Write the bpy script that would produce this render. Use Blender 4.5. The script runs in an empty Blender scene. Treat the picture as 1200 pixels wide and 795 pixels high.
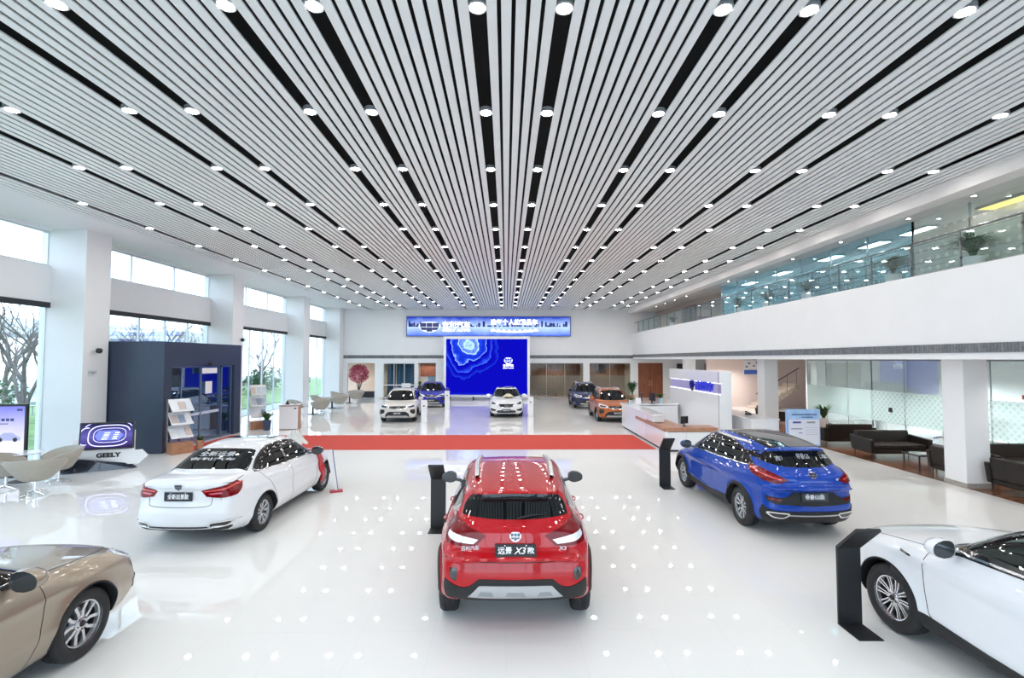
import bpy, bmesh, math, random
import numpy as np
from mathutils import Vector, Matrix
from mathutils.geometry import delaunay_2d_cdt
R = math.radians
PI = math.pi
COL = bpy.context.scene.collection
rng = random.Random(7)

# ------------------------------------------------------------------ materials
MATS = {}
def M(name, col=(.8, .8, .8), rough=.5, metal=0., coat=0., spec=.5, emit=None, es=0., noise=0., nscale=8., alpha=1., bump=0.):
    if name in MATS: return MATS[name]
    m = bpy.data.materials.new(name); m.use_nodes = True
    nt = m.node_tree; b = nt.nodes['Principled BSDF']
    b.inputs['Base Color'].default_value = (*col, 1)
    b.inputs['Roughness'].default_value = rough
    b.inputs['Metallic'].default_value = metal
    b.inputs['Specular IOR Level'].default_value = spec
    b.inputs['Coat Weight'].default_value = coat
    b.inputs['Coat Roughness'].default_value = .01
    b.inputs['Alpha'].default_value = alpha
    if emit:
        b.inputs['Emission Color'].default_value = (*emit, 1); b.inputs['Emission Strength'].default_value = es
    if noise or bump:
        tc = nt.nodes.new('ShaderNodeTexCoord'); n = nt.nodes.new('ShaderNodeTexNoise')
        n.inputs['Scale'].default_value = nscale; n.inputs['Detail'].default_value = 4
        nt.links.new(tc.outputs['Object'], n.inputs['Vector'])
        if noise:
            r = nt.nodes.new('ShaderNodeValToRGB')
            r.color_ramp.elements[0].position = .3; r.color_ramp.elements[1].position = .7
            r.color_ramp.elements[0].color = (*[c*(1-noise) for c in col], 1)
            r.color_ramp.elements[1].color = (*[min(1, c*(1+noise)) for c in col], 1)
            nt.links.new(n.outputs['Fac'], r.inputs['Fac']); nt.links.new(r.outputs['Color'], b.inputs['Base Color'])
        if bump:
            bp = nt.nodes.new('ShaderNodeBump'); bp.inputs['Strength'].default_value = bump; bp.inputs['Distance'].default_value = .01
            nt.links.new(n.outputs['Fac'], bp.inputs['Height']); nt.links.new(bp.outputs['Normal'], b.inputs['Normal'])
    MATS[name] = m
    return m
def glass_mat(name, tint=(.9, .96, .97), refl=.5, rough=0., base=.04):
    """thin pane: see-through with a fresnel reflection"""
    if name in MATS: return MATS[name]
    m = bpy.data.materials.new(name); m.use_nodes = True
    nt = m.node_tree; nt.nodes.clear()
    o = nt.nodes.new('ShaderNodeOutputMaterial'); mx = nt.nodes.new('ShaderNodeMixShader')
    t = nt.nodes.new('ShaderNodeBsdfTransparent'); g = nt.nodes.new('ShaderNodeBsdfGlossy')
    lw = nt.nodes.new('ShaderNodeLayerWeight'); lw.inputs['Blend'].default_value = .25
    ml = nt.nodes.new('ShaderNodeMath'); ml.operation = 'MULTIPLY_ADD'
    ml.inputs[1].default_value = refl; ml.inputs[2].default_value = base
    t.inputs['Color'].default_value = (*tint, 1); g.inputs['Roughness'].default_value = rough
    g.inputs['Color'].default_value = (.95, .97, 1, 1)
    nt.links.new(lw.outputs['Fresnel'], ml.inputs[0]); nt.links.new(ml.outputs[0], mx.inputs['Fac'])
    nt.links.new(t.outputs[0], mx.inputs[1]); nt.links.new(g.outputs[0], mx.inputs[2]); nt.links.new(mx.outputs[0], o.inputs['Surface'])
    MATS[name] = m
    return m

# ------------------------------------------------------------------ objects
def tag(o, label=None, cat=None, group=None, kind=None):
    if label: o['label'] = label
    if cat: o['category'] = cat
    if group: o['group'] = group
    if kind: o['kind'] = kind
    return o
def empty(name, loc=(0, 0, 0), rz=0., label=None, cat=None, group=None):
    o = bpy.data.objects.new(name, None); COL.objects.link(o)
    o.location = loc; o.rotation_euler = (0, 0, rz); o.empty_display_size = .1
    return tag(o, label, cat, group)
def link(name, me, parent=None, loc=None, rz=0.):
    o = bpy.data.objects.new(name, me); COL.objects.link(o)
    if parent is not None: o.parent = parent
    if loc is not None: o.location = loc
    if rz: o.rotation_euler = (0, 0, rz)
    return o
def copy_tree(o, parent=None, loc=None, rz=None, label=None, group=None):
    c = o.copy(); COL.objects.link(c)
    if parent is not None: c.parent = parent
    if loc is not None: c.location = loc
    if rz is not None: c.rotation_euler = (0, 0, rz)
    if label: c['label'] = label
    if group: c['group'] = group
    for ch in list(o.children): copy_tree(ch, c)
    return c

class MB:
    """collects shapes, links them as ONE mesh object"""
    def __init__(s): s.v = []; s.f = []; s.mi = []
    def add(s, verts, faces, mi=0):
        n = len(s.v); s.v += [tuple(p) for p in verts]
        s.f += [tuple(i+n for i in f) for f in faces]; s.mi += [mi]*len(faces)
        return s
    def box(s, x0, x1, y0, y1, z0, z1, mi=0, rz=0., c=None, taper=None):
        vs = [(x, y, z) for z in (z0, z1) for (x, y) in ((x0, y0), (x1, y0), (x1, y1), (x0, y1))]
        if taper:
            cx, cy = (x0+x1)/2, (y0+y1)/2
            vs = vs[:4]+[(cx+(x-cx)*taper, cy+(y-cy)*taper, z) for x, y, z in vs[4:]]
        if rz:
            c = c or ((x0+x1)/2, (y0+y1)/2); ca, sa = math.cos(rz), math.sin(rz)
            vs = [(c[0]+(x-c[0])*ca-(y-c[1])*sa, c[1]+(x-c[0])*sa+(y-c[1])*ca, z) for x, y, z in vs]
        return s.add(vs, [(3, 2, 1, 0), (4, 5, 6, 7), (0, 1, 5, 4), (1, 2, 6, 5), (2, 3, 7, 6), (3, 0, 4, 7)], mi)
    def bar(s, a, b, w, h=None, mi=0):
        a = Vector(a); b = Vector(b); d = (b-a).normalized(); h = h or w
        u = d.cross(Vector((0, 0, 1)))
        if u.length < 1e-3: u = Vector((1, 0, 0))
        u.normalize(); n = u.cross(d)
        vs = [p+u*i*w/2+n*j*h/2 for p in (a, b) for i, j in ((-1, -1), (1, -1), (1, 1), (-1, 1))]
        return s.add(vs, [(3, 2, 1, 0), (4, 5, 6, 7), (0, 1, 5, 4), (1, 2, 6, 5), (2, 3, 7, 6), (3, 0, 4, 7)], mi)
    def tube(s, pts, r, n=8, mi=0, closed=False):
        pts = [Vector(p) for p in pts]; rings = []; m = len(pts)
        rs = r if isinstance(r, (list, tuple)) else [r]*m
        up = Vector((0, 0, 1))
        for i, p in enumerate(pts):
            if closed: d = (pts[(i+1) % m]-pts[i-1])
            else: d = pts[min(i+1, m-1)]-pts[max(i-1, 0)]
            d.normalize(); u = d.cross(up)
            if u.length < .05: u = d.cross(Vector((1, 0, 0)))
            u.normalize(); w = u.cross(d)
            rings.append([p+(u*math.cos(2*PI*k/n)+w*math.sin(2*PI*k/n))*rs[i] for k in range(n)])
        vs = [p for q in rings for p in q]; fs = []
        for i in range(m if closed else m-1):
            j = (i+1) % m
            for k in range(n): fs.append((i*n+k, i*n+(k+1) % n, j*n+(k+1) % n, j*n+k))
        if not closed: fs += [tuple(range(n))[::-1], tuple((m-1)*n+k for k in range(n))]
        return s.add(vs, fs, mi)
    def lathe(s, prof, n=24, c=(0, 0, 0), axis='z', mi=0, cap=True):
        vs = []; fs = []; m = len(prof)
        for (r, h) in prof:
            for k in range(n):
                a = 2*PI*k/n; p = (r*math.cos(a), r*math.sin(a), h)
                if axis == 'y': p = (p[0], p[2], -p[1])
                if axis == 'x': p = (p[2], p[0], p[1])
                vs.append((p[0]+c[0], p[1]+c[1], p[2]+c[2]))
        for i in range(m-1):
            for k in range(n): fs.append((i*n+k, i*n+(k+1) % n, (i+1)*n+(k+1) % n, (i+1)*n+k))
        if cap: fs += [tuple(range(n))[::-1], tuple((m-1)*n+k for k in range(n))]
        return s.add(vs, fs, mi)
    def prism(s, poly, z0, z1, mi=0, plane='xy', at=None):
        """extrudes a 2D outline; plane xy (along z), xz (along y), yz (along x)"""
        n = len(poly)
        def P(a, b, h): return {'xy': (a, b, h), 'xz': (a, h, b), 'yz': (h, a, b)}[plane]
        vs = [P(a, b, z0) for a, b in poly]+[P(a, b, z1) for a, b in poly]
        fs = [tuple(range(n))[::-1], tuple(range(n, 2*n))]+[(i, (i+1) % n, n+(i+1) % n, n+i) for i in range(n)]
        return s.add(vs, fs, mi)
    def mesh(s, name, mats, smooth=False, angle=35., fix=True):
        me = bpy.data.meshes.new(name); me.from_pydata(s.v, [], s.f)
        for m in (mats if isinstance(mats, (list, tuple)) else [mats]): me.materials.append(m)
        if any(s.mi): me.polygons.foreach_set('material_index', s.mi)
        if fix:
            bm = bmesh.new(); bm.from_mesh(me); bmesh.ops.recalc_face_normals(bm, faces=bm.faces); bm.to_mesh(me); bm.free()
        if smooth:
            me.polygons.foreach_set('use_smooth', [True]*len(me.polygons)); me.set_sharp_from_angle(angle=R(angle))
        me.update()
        return me
    def build(s, name, mats, parent=None, loc=None, rz=0., smooth=False, bevel=0., angle=35., seg=2, fix=True):
        o = link(name, s.mesh(name, mats, smooth or bevel > 0, angle, fix), parent, loc, rz)
        if bevel:
            b = o.modifiers.new('Bevel', 'BEVEL'); b.width = bevel; b.segments = seg; b.limit_method = 'ANGLE'; b.angle_limit = R(30)
            b.harden_normals = False
        return o

FONT_CACHE = {}
def text_mesh(name, s, size, mat, depth=.004, bold=0., shear=0., align='CENTER', spacing=1.):
    """lettering as a mesh lying in local XY, facing +Z"""
    cu = bpy.data.curves.new(name, 'FONT'); cu.body = s; cu.size = size; cu.extrude = depth; cu.offset = bold
    cu.align_x = align; cu.align_y = 'CENTER'; cu.shear = shear; cu.space_character = spacing; cu.resolution_u = 3
    o = bpy.data.objects.new(name, cu); COL.objects.link(o)
    dg = bpy.context.evaluated_depsgraph_get(); dg.update()
    me = bpy.data.meshes.new_from_object(o.evaluated_get(dg)); me.name = name
    bpy.data.objects.remove(o); bpy.data.curves.remove(cu)
    me.materials.clear(); me.materials.append(mat)
    return me
def put_text(name, s, size, mat, parent, loc, right, up, depth=.003, bold=0., shear=0., align='CENTER', width=None, spacing=1.):
    me = text_mesh(name, s, size, mat, depth, bold, shear, align, spacing)
    o = link(name, me, parent)
    r = Vector(right).normalized(); u = Vector(up).normalized(); n = r.cross(u)
    sx = 1.
    if width and len(me.vertices):
        xs = [v.co.x for v in me.vertices]; w = max(xs)-min(xs); sx = width/max(w, 1e-6)
    mt = Matrix((r, u, n)).transposed().to_4x4()
    mt.translation = Vector(loc)
    if sx != 1.: me.transform(Matrix.Diagonal((sx, 1, 1, 1)))
    o.matrix_local = mt
    return o
def emblem_mesh(name, w, chrome, dark):
    """shield crest of six dark cells in a bright border, local XY, facing +Z"""
    b = MB(); h = w*.78
    def shield(sc, n=28):
        out = []
        for k in range(n):
            a = 2*PI*k/n; c, s_ = math.cos(a), math.sin(a)
            x = .5*w*math.copysign(abs(c)**.62, c); y = .5*h*math.copysign(abs(s_)**(.7 if s_ > 0 else 1.05), s_)
            if s_ < 0: x *= (1-.30*abs(s_))
            out.append((x*sc, y*sc))
        return out
    b.prism(shield(1.), 0, .006)
    for (x0, x1) in ((-.44, -.15), (-.13, .13), (.15, .44)):
        for (y0, y1, sh) in ((.02, .40, 0), (-.38, -.025, 1)):
            q = .78 if sh and x0 != -.13 else 1.
            yb = y0 if not sh else (y0+.09 if x0 != -.13 else y0-.06)
            b.add([(x0*w*q, yb*h, .0085), (x1*w*q, yb*h, .0085), (x1*w, y1*h, .0085), (x0*w, y1*h, .0085)], [(0, 1, 2, 3)], 1)
    me = b.mesh(name, [chrome, dark], fix=False)
    return me
# brightness of the place's lights
LAMP_E, LED_E, SKY_E, ROOM_E, EXPO = 80., .85, 2.9, 1.05, .66
# ------------------------------------------------------------------ car bodies: a smooth solid traced by its side outline, plan and section
def catmull(pts, n=6, closed=False):
    P = [np.array(p[:2], float) for p in pts]; m = len(P); out = []
    for i in range(m if closed else m-1):
        p1, p2 = P[i], P[(i+1) % m]
        p0 = P[i-1] if (closed or i > 0) else p1; p3 = P[(i+2) % m] if (closed or i+2 < m) else p2
        for k in range(n):
            t = k/n
            out.append(.5*((2*p1)+(-p0+p2)*t+(2*p0-5*p1+4*p2-p3)*t*t+(-p0+3*p1-3*p2+p3)*t**3))
    if not closed: out.append(P[-1])
    return np.array(out)
def spl3(pts, n=4, closed=True):
    """Catmull-Rom through 3D points; a point with a 4th entry is a sharp corner"""
    P = [np.array(p[:3], float) for p in pts]; S = [len(p) > 3 for p in pts]; m = len(P); out = []
    for i in range(m if closed else m-1):
        j = (i+1) % m
        p1, p2 = P[i], P[j]
        p0 = p1 if (S[i] or (not closed and i == 0)) else P[i-1]
        p3 = p2 if (S[j] or (not closed and j == m-1)) else P[(j+1) % m]
        for k in range(n):
            t = k/n
            out.append(.5*((2*p1)+(-p0+p2)*t+(2*p0-5*p1+4*p2-p3)*t*t+(-p0+3*p1-3*p2+p3)*t**3))
    if not closed: out.append(P[-1])
    return np.array(out)
def poly_sdf(poly, X, Y):
    d2 = np.full(X.shape, 1e9); ins = np.zeros(X.shape, bool); n = len(poly)
    for i in range(n):
        ax, ay = poly[i]; bx, by = poly[(i+1) % n]; ex, ey = bx-ax, by-ay; L = ex*ex+ey*ey
        if L < 1e-12: continue
        t = np.clip(((X-ax)*ex+(Y-ay)*ey)/L, 0, 1)
        d2 = np.minimum(d2, (X-ax-t*ex)**2+(Y-ay-t*ey)**2)
        c = ((ay > Y) != (by > Y))
        if ey != 0: ins ^= c & (X < ax+(Y-ay)*ex/ey)
    return np.where(ins, -1, 1)*np.sqrt(d2)
def smax(a, b, r):
    h = np.maximum(r-np.abs(a-b), 0)/r
    return np.maximum(a, b)+h*h*r*.25
def smin(a, b, r): return -smax(-a, -b, r)
class Grid2:
    def __init__(s, poly, h=.008):
        lo = poly.min(0)-.7; hi = poly.max(0)+.7
        s.lo = lo; s.h = h; nx, ny = (np.ceil((hi-lo)/h)).astype(int)+1
        X, Y = np.meshgrid(lo[0]+np.arange(nx)*h, lo[1]+np.arange(ny)*h, indexing='ij')
        s.g = poly_sdf(poly, X, Y)
        k = np.array([1, 4, 6, 4, 1])/16.
        for ax in (0, 1):
            p = np.pad(s.g, [(2, 2) if a == ax else (0, 0) for a in (0, 1)], mode='edge')
            n = s.g.shape[ax]; acc = 0
            for j in range(5): acc = acc+k[j]*(p[j:j+n] if ax == 0 else p[:, j:j+n])
            s.g = acc
    def __call__(s, x, y):
        fx = np.clip((x-s.lo[0])/s.h, 0, s.g.shape[0]-1.001); fy = np.clip((y-s.lo[1])/s.h, 0, s.g.shape[1]-1.001)
        i = fx.astype(int); j = fy.astype(int); u = fx-i; v = fy-j; g = s.g
        return g[i, j]*(1-u)*(1-v)+g[i+1, j]*u*(1-v)+g[i, j+1]*(1-u)*v+g[i+1, j+1]*u*v
def table(pts):
    p = sorted(pts); q = catmull(p, 10)
    xs, ys = q[:, 0], q[:, 1]; xs = np.maximum.accumulate(xs)
    return lambda v: np.interp(v, xs, ys)
class Body:
    def __init__(s, sp):
        s.sp = sp; s.hw = sp['w']/2
        s.low = Grid2(np.concatenate([catmull(q, 6) for q in sp['low']])); s.gh = Grid2(np.concatenate([catmull(q, 6) for q in sp['gh']]))
        s.sec = table(sp['sec']); s.plan = table(sp['plan']); s.ghplan = table(sp['ghplan'])
        s.crease = table(sp['crease']); s.xf = sp['xf']; s.xr = sp['xr']; s.wheels = sp['wheels']; s.ar = sp['arch']
    def f(s, p):
        x, y, z = p[..., 0], p[..., 1], p[..., 2]; sp = s.sp
        ay = np.abs(y); t = ay/s.hw
        c = np.where(x > 0, sp['bowf']/s.xf, sp['bowr']/(-s.xr))
        q = 1+c*t**2.6; xs = x*q
        low = s.low(xs, z+.035*t**2.5)
        w = s.hw*s.plan(x)-s.sec(z)
        dz = z-s.crease(x); w = w-sp.get('cd', .02)/(1+np.exp(-np.clip(dz/.012, -30, 30)))+sp.get('cb', .012)*np.exp(-(dz/.05)**2)
        dl = z-sp.get('lowline', .42)-.03*x; w = w+.012*np.exp(-(dl/.06)**2)
        for xw in s.wheels:
            r = np.sqrt((x-xw)**2+(z-sp['wr'])**2); e = np.clip((r-s.ar)/.13, 0, 1)
            w = w+sp['flare']*(1-e)**2*np.clip((z-.15)*4, 0, 1)
        d = smax(low, ay-w, sp['r1'])
        gx = x*(1+np.where(x > 0, sp['gbf']/s.xf, sp['gbr']/(-s.xr))*t**2.2)
        g = s.gh(gx, z+sp['crown']*t**2)
        wg = s.ghplan(x)-(z-sp['zbelt'])*sp['tum']
        g = smax(g, (ay-wg)*.93, sp['r2'])
        return smin(d, g, sp['k'])
    def cut(s, p):
        """positive inside the wheel wells"""
        x, y, z = p[..., 0], p[..., 1], p[..., 2]; out = np.full(x.shape, -9.)
        for xw in s.wheels:
            r = s.ar-np.sqrt((x-xw)**2+(z-s.sp['wr'])**2)
            out = np.maximum(out, np.minimum(r, np.abs(y)-(s.hw-.42)))
        return out
    def grad(s, fn, p, e=2e-3):
        return np.stack([fn(p+np.eye(3)[k]*e)-fn(p-np.eye(3)[k]*e) for k in range(3)], -1)/(2*e)
    def project(s, fn, p, it=3):
        for _ in range(it):
            v = fn(p); g = s.grad(fn, p); p = p-g*(v/np.maximum((g*g).sum(-1), .05))[:, None]
        return p
    def mesh(s, name, mats, h=.024):
        sp = s.sp; lo = np.array([s.xr-.1, -s.hw-.12, .02]); hi = np.array([s.xf+.1, s.hw+.12, sp['h']+.1])
        lo[1] = -h*(math.ceil(-lo[1]/h)+.5); n = np.ceil((hi-lo)/h).astype(int)+1; n[1] = int(round(-2*lo[1]/h))+1
        ax = [lo[k]+np.arange(n[k])*h for k in range(3)]
        P = np.stack(np.meshgrid(*ax, indexing='ij'), -1)
        F = np.maximum(s.f(P), s.cut(P))
        V, Q = surface_nets(F, lo, h)
        def proj(V):
            a = s.f(V); c = s.cut(V); ons = (c < a)
            both = (np.abs(a) < h*.75) & (np.abs(c) < h*.75)
            o = V.copy(); o[ons] = s.project(s.f, V[ons], 2); o[~ons] = s.project(s.cut, V[~ons], 2)
            if both.any():
                q = V[both]
                for _ in range(5): q = s.project(s.cut, s.project(s.f, q, 1), 1)
                ok = (np.abs(q-V[both]).max(-1) < 1.1*h) & (np.abs(s.f(q)) < .004) & (np.abs(s.cut(q)) < .004)
                o[both] = np.where(ok[:, None], q, o[both])
            return o, both
        V, both = proj(V)
        E = np.concatenate([Q[:, [0, 1]], Q[:, [1, 2]], Q[:, [2, 3]], Q[:, [3, 0]]])
        for _ in range(3):
            acc = np.zeros_like(V); cnt = np.zeros(len(V))
            for a, b in ((0, 1), (1, 0)):
                np.add.at(acc, E[:, a], V[E[:, b]]); np.add.at(cnt, E[:, a], 1)
            S = acc/np.maximum(cnt, 1)[:, None]; mv = ~both
            V2 = V.copy(); V2[mv] = V[mv]*.4+S[mv]*.6
            V, both = proj(V2)
        me = bpy.data.meshes.new(name); me.from_pydata(V.tolist(), [], Q.tolist())
        for m in mats: me.materials.append(m)
        C = V[Q].mean(1); a = s.f(C); c = s.cut(C)
        mi = np.where((c > -h*.25) & (a < -h*.15), 1, 0)
        mi[(C[:, 2] < sp['zb']+.04)] = 1
        me.polygons.foreach_set('material_index', mi.astype(np.int32))
        me.polygons.foreach_set('use_smooth', [True]*len(Q)); me.set_sharp_from_angle(angle=R(40)); me.update()
        return me
    def cast(s, P2, d, e1, e2):
        O = P2[:, :1]*e1+P2[:, 1:]*e2
        ts = np.arange(-3.2, 3.2, .04); best = np.full(len(O), 9.); bt = np.zeros(len(O)); hit = np.full(len(O), np.nan)
        for t in ts:
            v = s.f(O+d*t); live = np.isnan(hit)
            b = live & (v < best); best[b] = v[b]; bt[b] = t
            hit[live & (v < 0)] = t
        ok = ~np.isnan(hit); b = np.where(ok, hit, bt); a = b-.04
        for _ in range(14):
            m = (a+b)/2; ins = s.f(O+d*m[:, None]) < 0
            b = np.where(ins, m, b); a = np.where(ins, a, m)
        t = np.where(ok, b, bt); p = O+d*t[:, None]
        if (~ok).any(): p[~ok] = s.project(s.f, p[~ok], 3)
        g = s.grad(s.f, p); g /= np.maximum(np.linalg.norm(g, axis=-1), 1e-6)[:, None]
        return p, g
def surface_nets(F, lo, h):
    s = F < 0; nx, ny, nz = F.shape
    ofs = [(i, j, k) for i in (0, 1) for j in (0, 1) for k in (0, 1)]
    sl = lambda A, o: A[o[0]:nx-1+o[0], o[1]:ny-1+o[1], o[2]:nz-1+o[2]]
    cnt = sum(sl(s, o).astype(np.int8) for o in ofs); act = (cnt > 0) & (cnt < 8)
    I = np.argwhere(act); idx = np.full(act.shape, -1, int); idx[act] = np.arange(len(I))
    acc = np.zeros((len(I), 3)); c = np.zeros(len(I))
    for a in ofs:
        for k in range(3):
            if a[k] == 0:
                b = list(a); b[k] = 1
                fa = F[I[:, 0]+a[0], I[:, 1]+a[1], I[:, 2]+a[2]]; fb = F[I[:, 0]+b[0], I[:, 1]+b[1], I[:, 2]+b[2]]
                m = (fa < 0) != (fb < 0); t = np.where(m, fa/np.where(m, fa-fb, 1), 0)
                p = np.tile(np.array(a, float), (len(I), 1)); p[:, k] += t
                acc[m] += p[m]; c[m] += 1
    V = lo+(I+acc/c[:, None])*h; Q = []
    for k in range(3):
        u, v = (k+1) % 3, (k+2) % 3
        a = np.argwhere(np.diff(s.astype(np.int8), axis=k) != 0)
        a = a[(a[:, u] > 0) & (a[:, v] > 0) & (a[:, u] < F.shape[u]-1) & (a[:, v] < F.shape[v]-1)]
        def g(du, dv):
            b = a.copy(); b[:, u] += du; b[:, v] += dv; return idx[b[:, 0], b[:, 1], b[:, 2]]
        q = np.stack([g(-1, -1), g(0, -1), g(0, 0), g(-1, 0)], 1)
        ins = s[a[:, 0], a[:, 1], a[:, 2]]
        q[~ins] = q[~ins][:, ::-1]; Q.append(q)
    Q = np.concatenate(Q); Q = Q[(Q >= 0).all(1)]
    return V, Q
def frame_of(d):
    d = np.array(d, float); d /= np.linalg.norm(d)
    if abs(d[2]) > .9: e1 = np.array([1., 0, 0]); e2 = np.array([0, 1., 0])
    else:
        e1 = np.array([-d[1], d[0], 0]); e1 /= np.linalg.norm(e1); e2 = np.cross(e1, d); e2 *= np.sign(e2[2])
    return d, e1, e2
def pin(poly, X, Y): return poly_sdf(poly, X, Y)
def both_sides(vs, fs): return [(x, -y, z) for x, y, z in vs], [f[::-1] for f in fs]
def patch_geo(B, pts, d, off=.004, res=.035, thick=.012, smooth=4, hole=None):
    """an outline laid on the body along direction d: a thin skin with a rim"""
    d, e1, e2 = frame_of(d); p3 = spl3(pts, smooth)
    P = np.stack([p3@e1, p3@e2], 1)
    def resample(P):
        L = []
        for i in range(len(P)):
            a, b = P[i], P[(i+1) % len(P)]; n = max(1, int(np.linalg.norm(b-a)/(res*.7)))
            for k in range(n): L.append(a+(b-a)*k/n)
        return np.array(L)
    P = resample(P); n = len(P); lo, hi = P.min(0), P.max(0)
    gx, gy = np.meshgrid(np.arange(lo[0], hi[0], res), np.arange(lo[1], hi[1], res), indexing='ij')
    sd = poly_sdf(P, gx, gy); G = np.stack([gx[sd < -res*.45], gy[sd < -res*.45]], 1)
    allp = np.concatenate([P, G]) if len(G) else P
    r = delaunay_2d_cdt([Vector(q) for q in allp], [], [list(range(n))], 1, 1e-6)
    vv = np.array([tuple(q) for q in r[0]]); fs = [list(f) for f in r[2]]
    p, g = B.cast(vv, d, e1, e2)
    vs = p+g*off
    # orientation
    a, b, c = vs[fs[0][0]], vs[fs[0][1]], vs[fs[0][2]]
    if np.dot(np.cross(b-a, c-a), g[fs[0][0]]) < 0: fs = [f[::-1] for f in fs]
    ed = {}
    for f in fs:
        for i in range(len(f)): ed[(f[i], f[(i+1) % len(f)])] = 1
    rim = [e for e in ed if (e[1], e[0]) not in ed]; nv = len(vs); mp = {}
    ex = []
    for e in rim:
        for q in e:
            if q not in mp: mp[q] = nv+len(ex); ex.append(p[q]-g[q]*thick)
    fs2 = fs+[[e[1], e[0], mp[e[0]], mp[e[1]]] for e in rim]
    vs = np.concatenate([vs, np.array(ex)]) if ex else vs
    return [tuple(q) for q in vs], [tuple(f) for f in fs2]
def ribbon_geo(B, pts, d, w=.006, off=.0015, step=.03, smooth=4, closed=False, thick=0.004):
    d, e1, e2 = frame_of(d); p3 = spl3(pts, smooth, closed)
    P = np.stack([p3@e1, p3@e2], 1); L = [P[0]]
    for i in range(len(P)-(0 if closed else 1)):
        a, b = P[i], P[(i+1) % len(P)]; n = max(1, int(np.linalg.norm(b-a)/step))
        for k in range(1, n+1): L.append(a+(b-a)*k/n)
    L = np.array(L); T = np.gradient(L, axis=0); T /= np.maximum(np.linalg.norm(T, axis=1), 1e-9)[:, None]
    N = np.stack([-T[:, 1], T[:, 0]], 1)
    Pa = np.concatenate([L+N*w/2, L-N*w/2]); p, g = B.cast(Pa, d, e1, e2); n = len(L)
    top = p+g*off; bot = p-g*thick; vs = np.concatenate([top, bot]); fs = []
    for i in range(n-1):
        fs += [(i, i+1, n+i+1, n+i), (i, 2*n+i, 2*n+i+1, i+1), (n+i, n+i+1, 3*n+i+1, 3*n+i)]
    a, b, c = vs[0], vs[1], vs[n]
    if np.dot(np.cross(b-a, c-a), g[0]) < 0: fs = [f[::-1] for f in fs]
    return [tuple(q) for q in vs], fs
def mesh_of(name, parts, mat, smooth=True, angle=50):
    b = MB()
    for vs, fs in parts: b.add(vs, fs)
    return b.mesh(name, mat, smooth, angle, fix=False)

# ------------------------------------------------------------------ wheels (axle along +Y outwards)
def tyre_mesh(r, w, rr):
    b = MB(); h = w/2
    prof = [(rr-.01, -h*.8), (rr+.02, -h*.95), (r-.07, -h*1.02), (r-.025, -h*.93), (r-.006, -h*.72), (r, -h*.4), (r-.008, -h*.38), (r-.008, -h*.30), (r, -h*.28), (r, -h*.04), (r-.008, -h*.03), (r-.008, h*.03), (r, h*.04),
            (r, h*.28), (r-.008, h*.30), (r-.008, h*.38), (r, h*.4), (r-.006, h*.72), (r-.025, h*.93), (r-.07, h*1.02), (rr+.02, h*.95), (rr-.002, h*.82), (rr-.012, h*.6), (rr-.012, -h*.7)]
    b.lathe([(q, -y) for q, y in prof], 48, axis='y', cap=False)
    return b.mesh('tyre', M('tyre_rubber', (.018, .018, .02), .65, noise=.2, nscale=30), True, 40)
def rim_mesh(rr, w, style, face, pocket):
    b = MB(); h = w/2; yo = h*.78
    b.lathe([(rr-.004, yo+.012), (rr-.004, yo-.004), (rr-.022, yo-.010), (rr-.03, yo-.05), (rr-.035, -h*.5)], 48, axis='y', cap=False)   # outer lip
    b.lathe([(rr-.03, yo-.045), (rr-.04, -h*.3), (.02, -h*.3)], 36, axis='y', mi=1, cap=False)                   # dark barrel
    b.lathe([(0.001, yo-.006), (.05, yo-.006), (.066, yo-.016), (.07, yo-.06)], 24, axis='y', cap=False)         # hub
    b.lathe([(.001, yo+.003), (.028, yo+.002), (.032, yo-.008)], 20, axis='y', mi=1, cap=False)                    # cap
    def spoke(pts, dy0, dy1, th=.028, mi=0):
        """pts: outline (radius, offset) around a spoke; dish from hub (dy0) to rim (dy1)"""
        for k in range(5):
            a = 2*PI*k/5+PI/2; ca, sa = math.cos(a), math.sin(a)
            def q(r_, o, dd):
                u = (r_-.06)/(rr-.06); y = (yo-.012-.02*math.sin(PI*min(max(u, 0), 1))*.6)-(1-u)*dy0-u*dy1-dd
                return (r_*ca-o*sa, y, r_*sa+o*ca)
            n = len(pts); cx = sum(p[1] for p in pts)/n
            top = [q(r_, o, 0) for r_, o in pts]; bot = [q(r_, cx+(o-cx)*1.25, th) for r_, o in pts]
            b.add(top+bot, [tuple(range(n))]+[(i, (i+1) % n, n+(i+1) % n, n+i) for i in range(n)], mi)
    R1 = rr-.012
    if style == 'fork':          # Y shaped double spokes, bright
        for s in (-1, 1):
            spoke([(.05, s*.002), (.05, s*.034), (.10, s*.040), (.145, s*.066), (R1, s*.098), (R1, s*.060), (.15, s*.036), (.11, s*.014)], .006, .0)
    elif style == 'twin':        # five pairs of slim spokes, each split by a dark slot
        for s in (-1, 1):
            spoke([(.05, s*.006), (.05, s*.022), (.12, s*.031), (R1, s*.048), (R1, s*.034), (.12, s*.018)], .012, .0)
            spoke([(.05, s*.026), (.05, s*.042), (.12, s*.060), (R1, s*.092), (R1, s*.076), (.12, s*.046)], .012, .0)
    else:                        # ten blades
        for s in (-1, 1):
            spoke([(.05, s*.004), (.05, s*.030), (.13, s*.052), (R1, s*.080), (R1, s*.036), (.13, s*.020)], .010, .0)
    for k in range(5):
        a = 2*PI*k/5+PI/2+PI/5; b.lathe([(.007, yo-.002), (.007, yo-.03)], 8, (.05*math.cos(a), 0, .05*math.sin(a)), 'y', 1)
    b.lathe([(.14, -h*.1), (.14, -h*.02), (.05, -h*.02)], 32, axis='y', mi=2, cap=False)
    return b.mesh('rim', [face, pocket, M('disc_steel', (.3, .3, .31), .35, .9)], True, 35)
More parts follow.
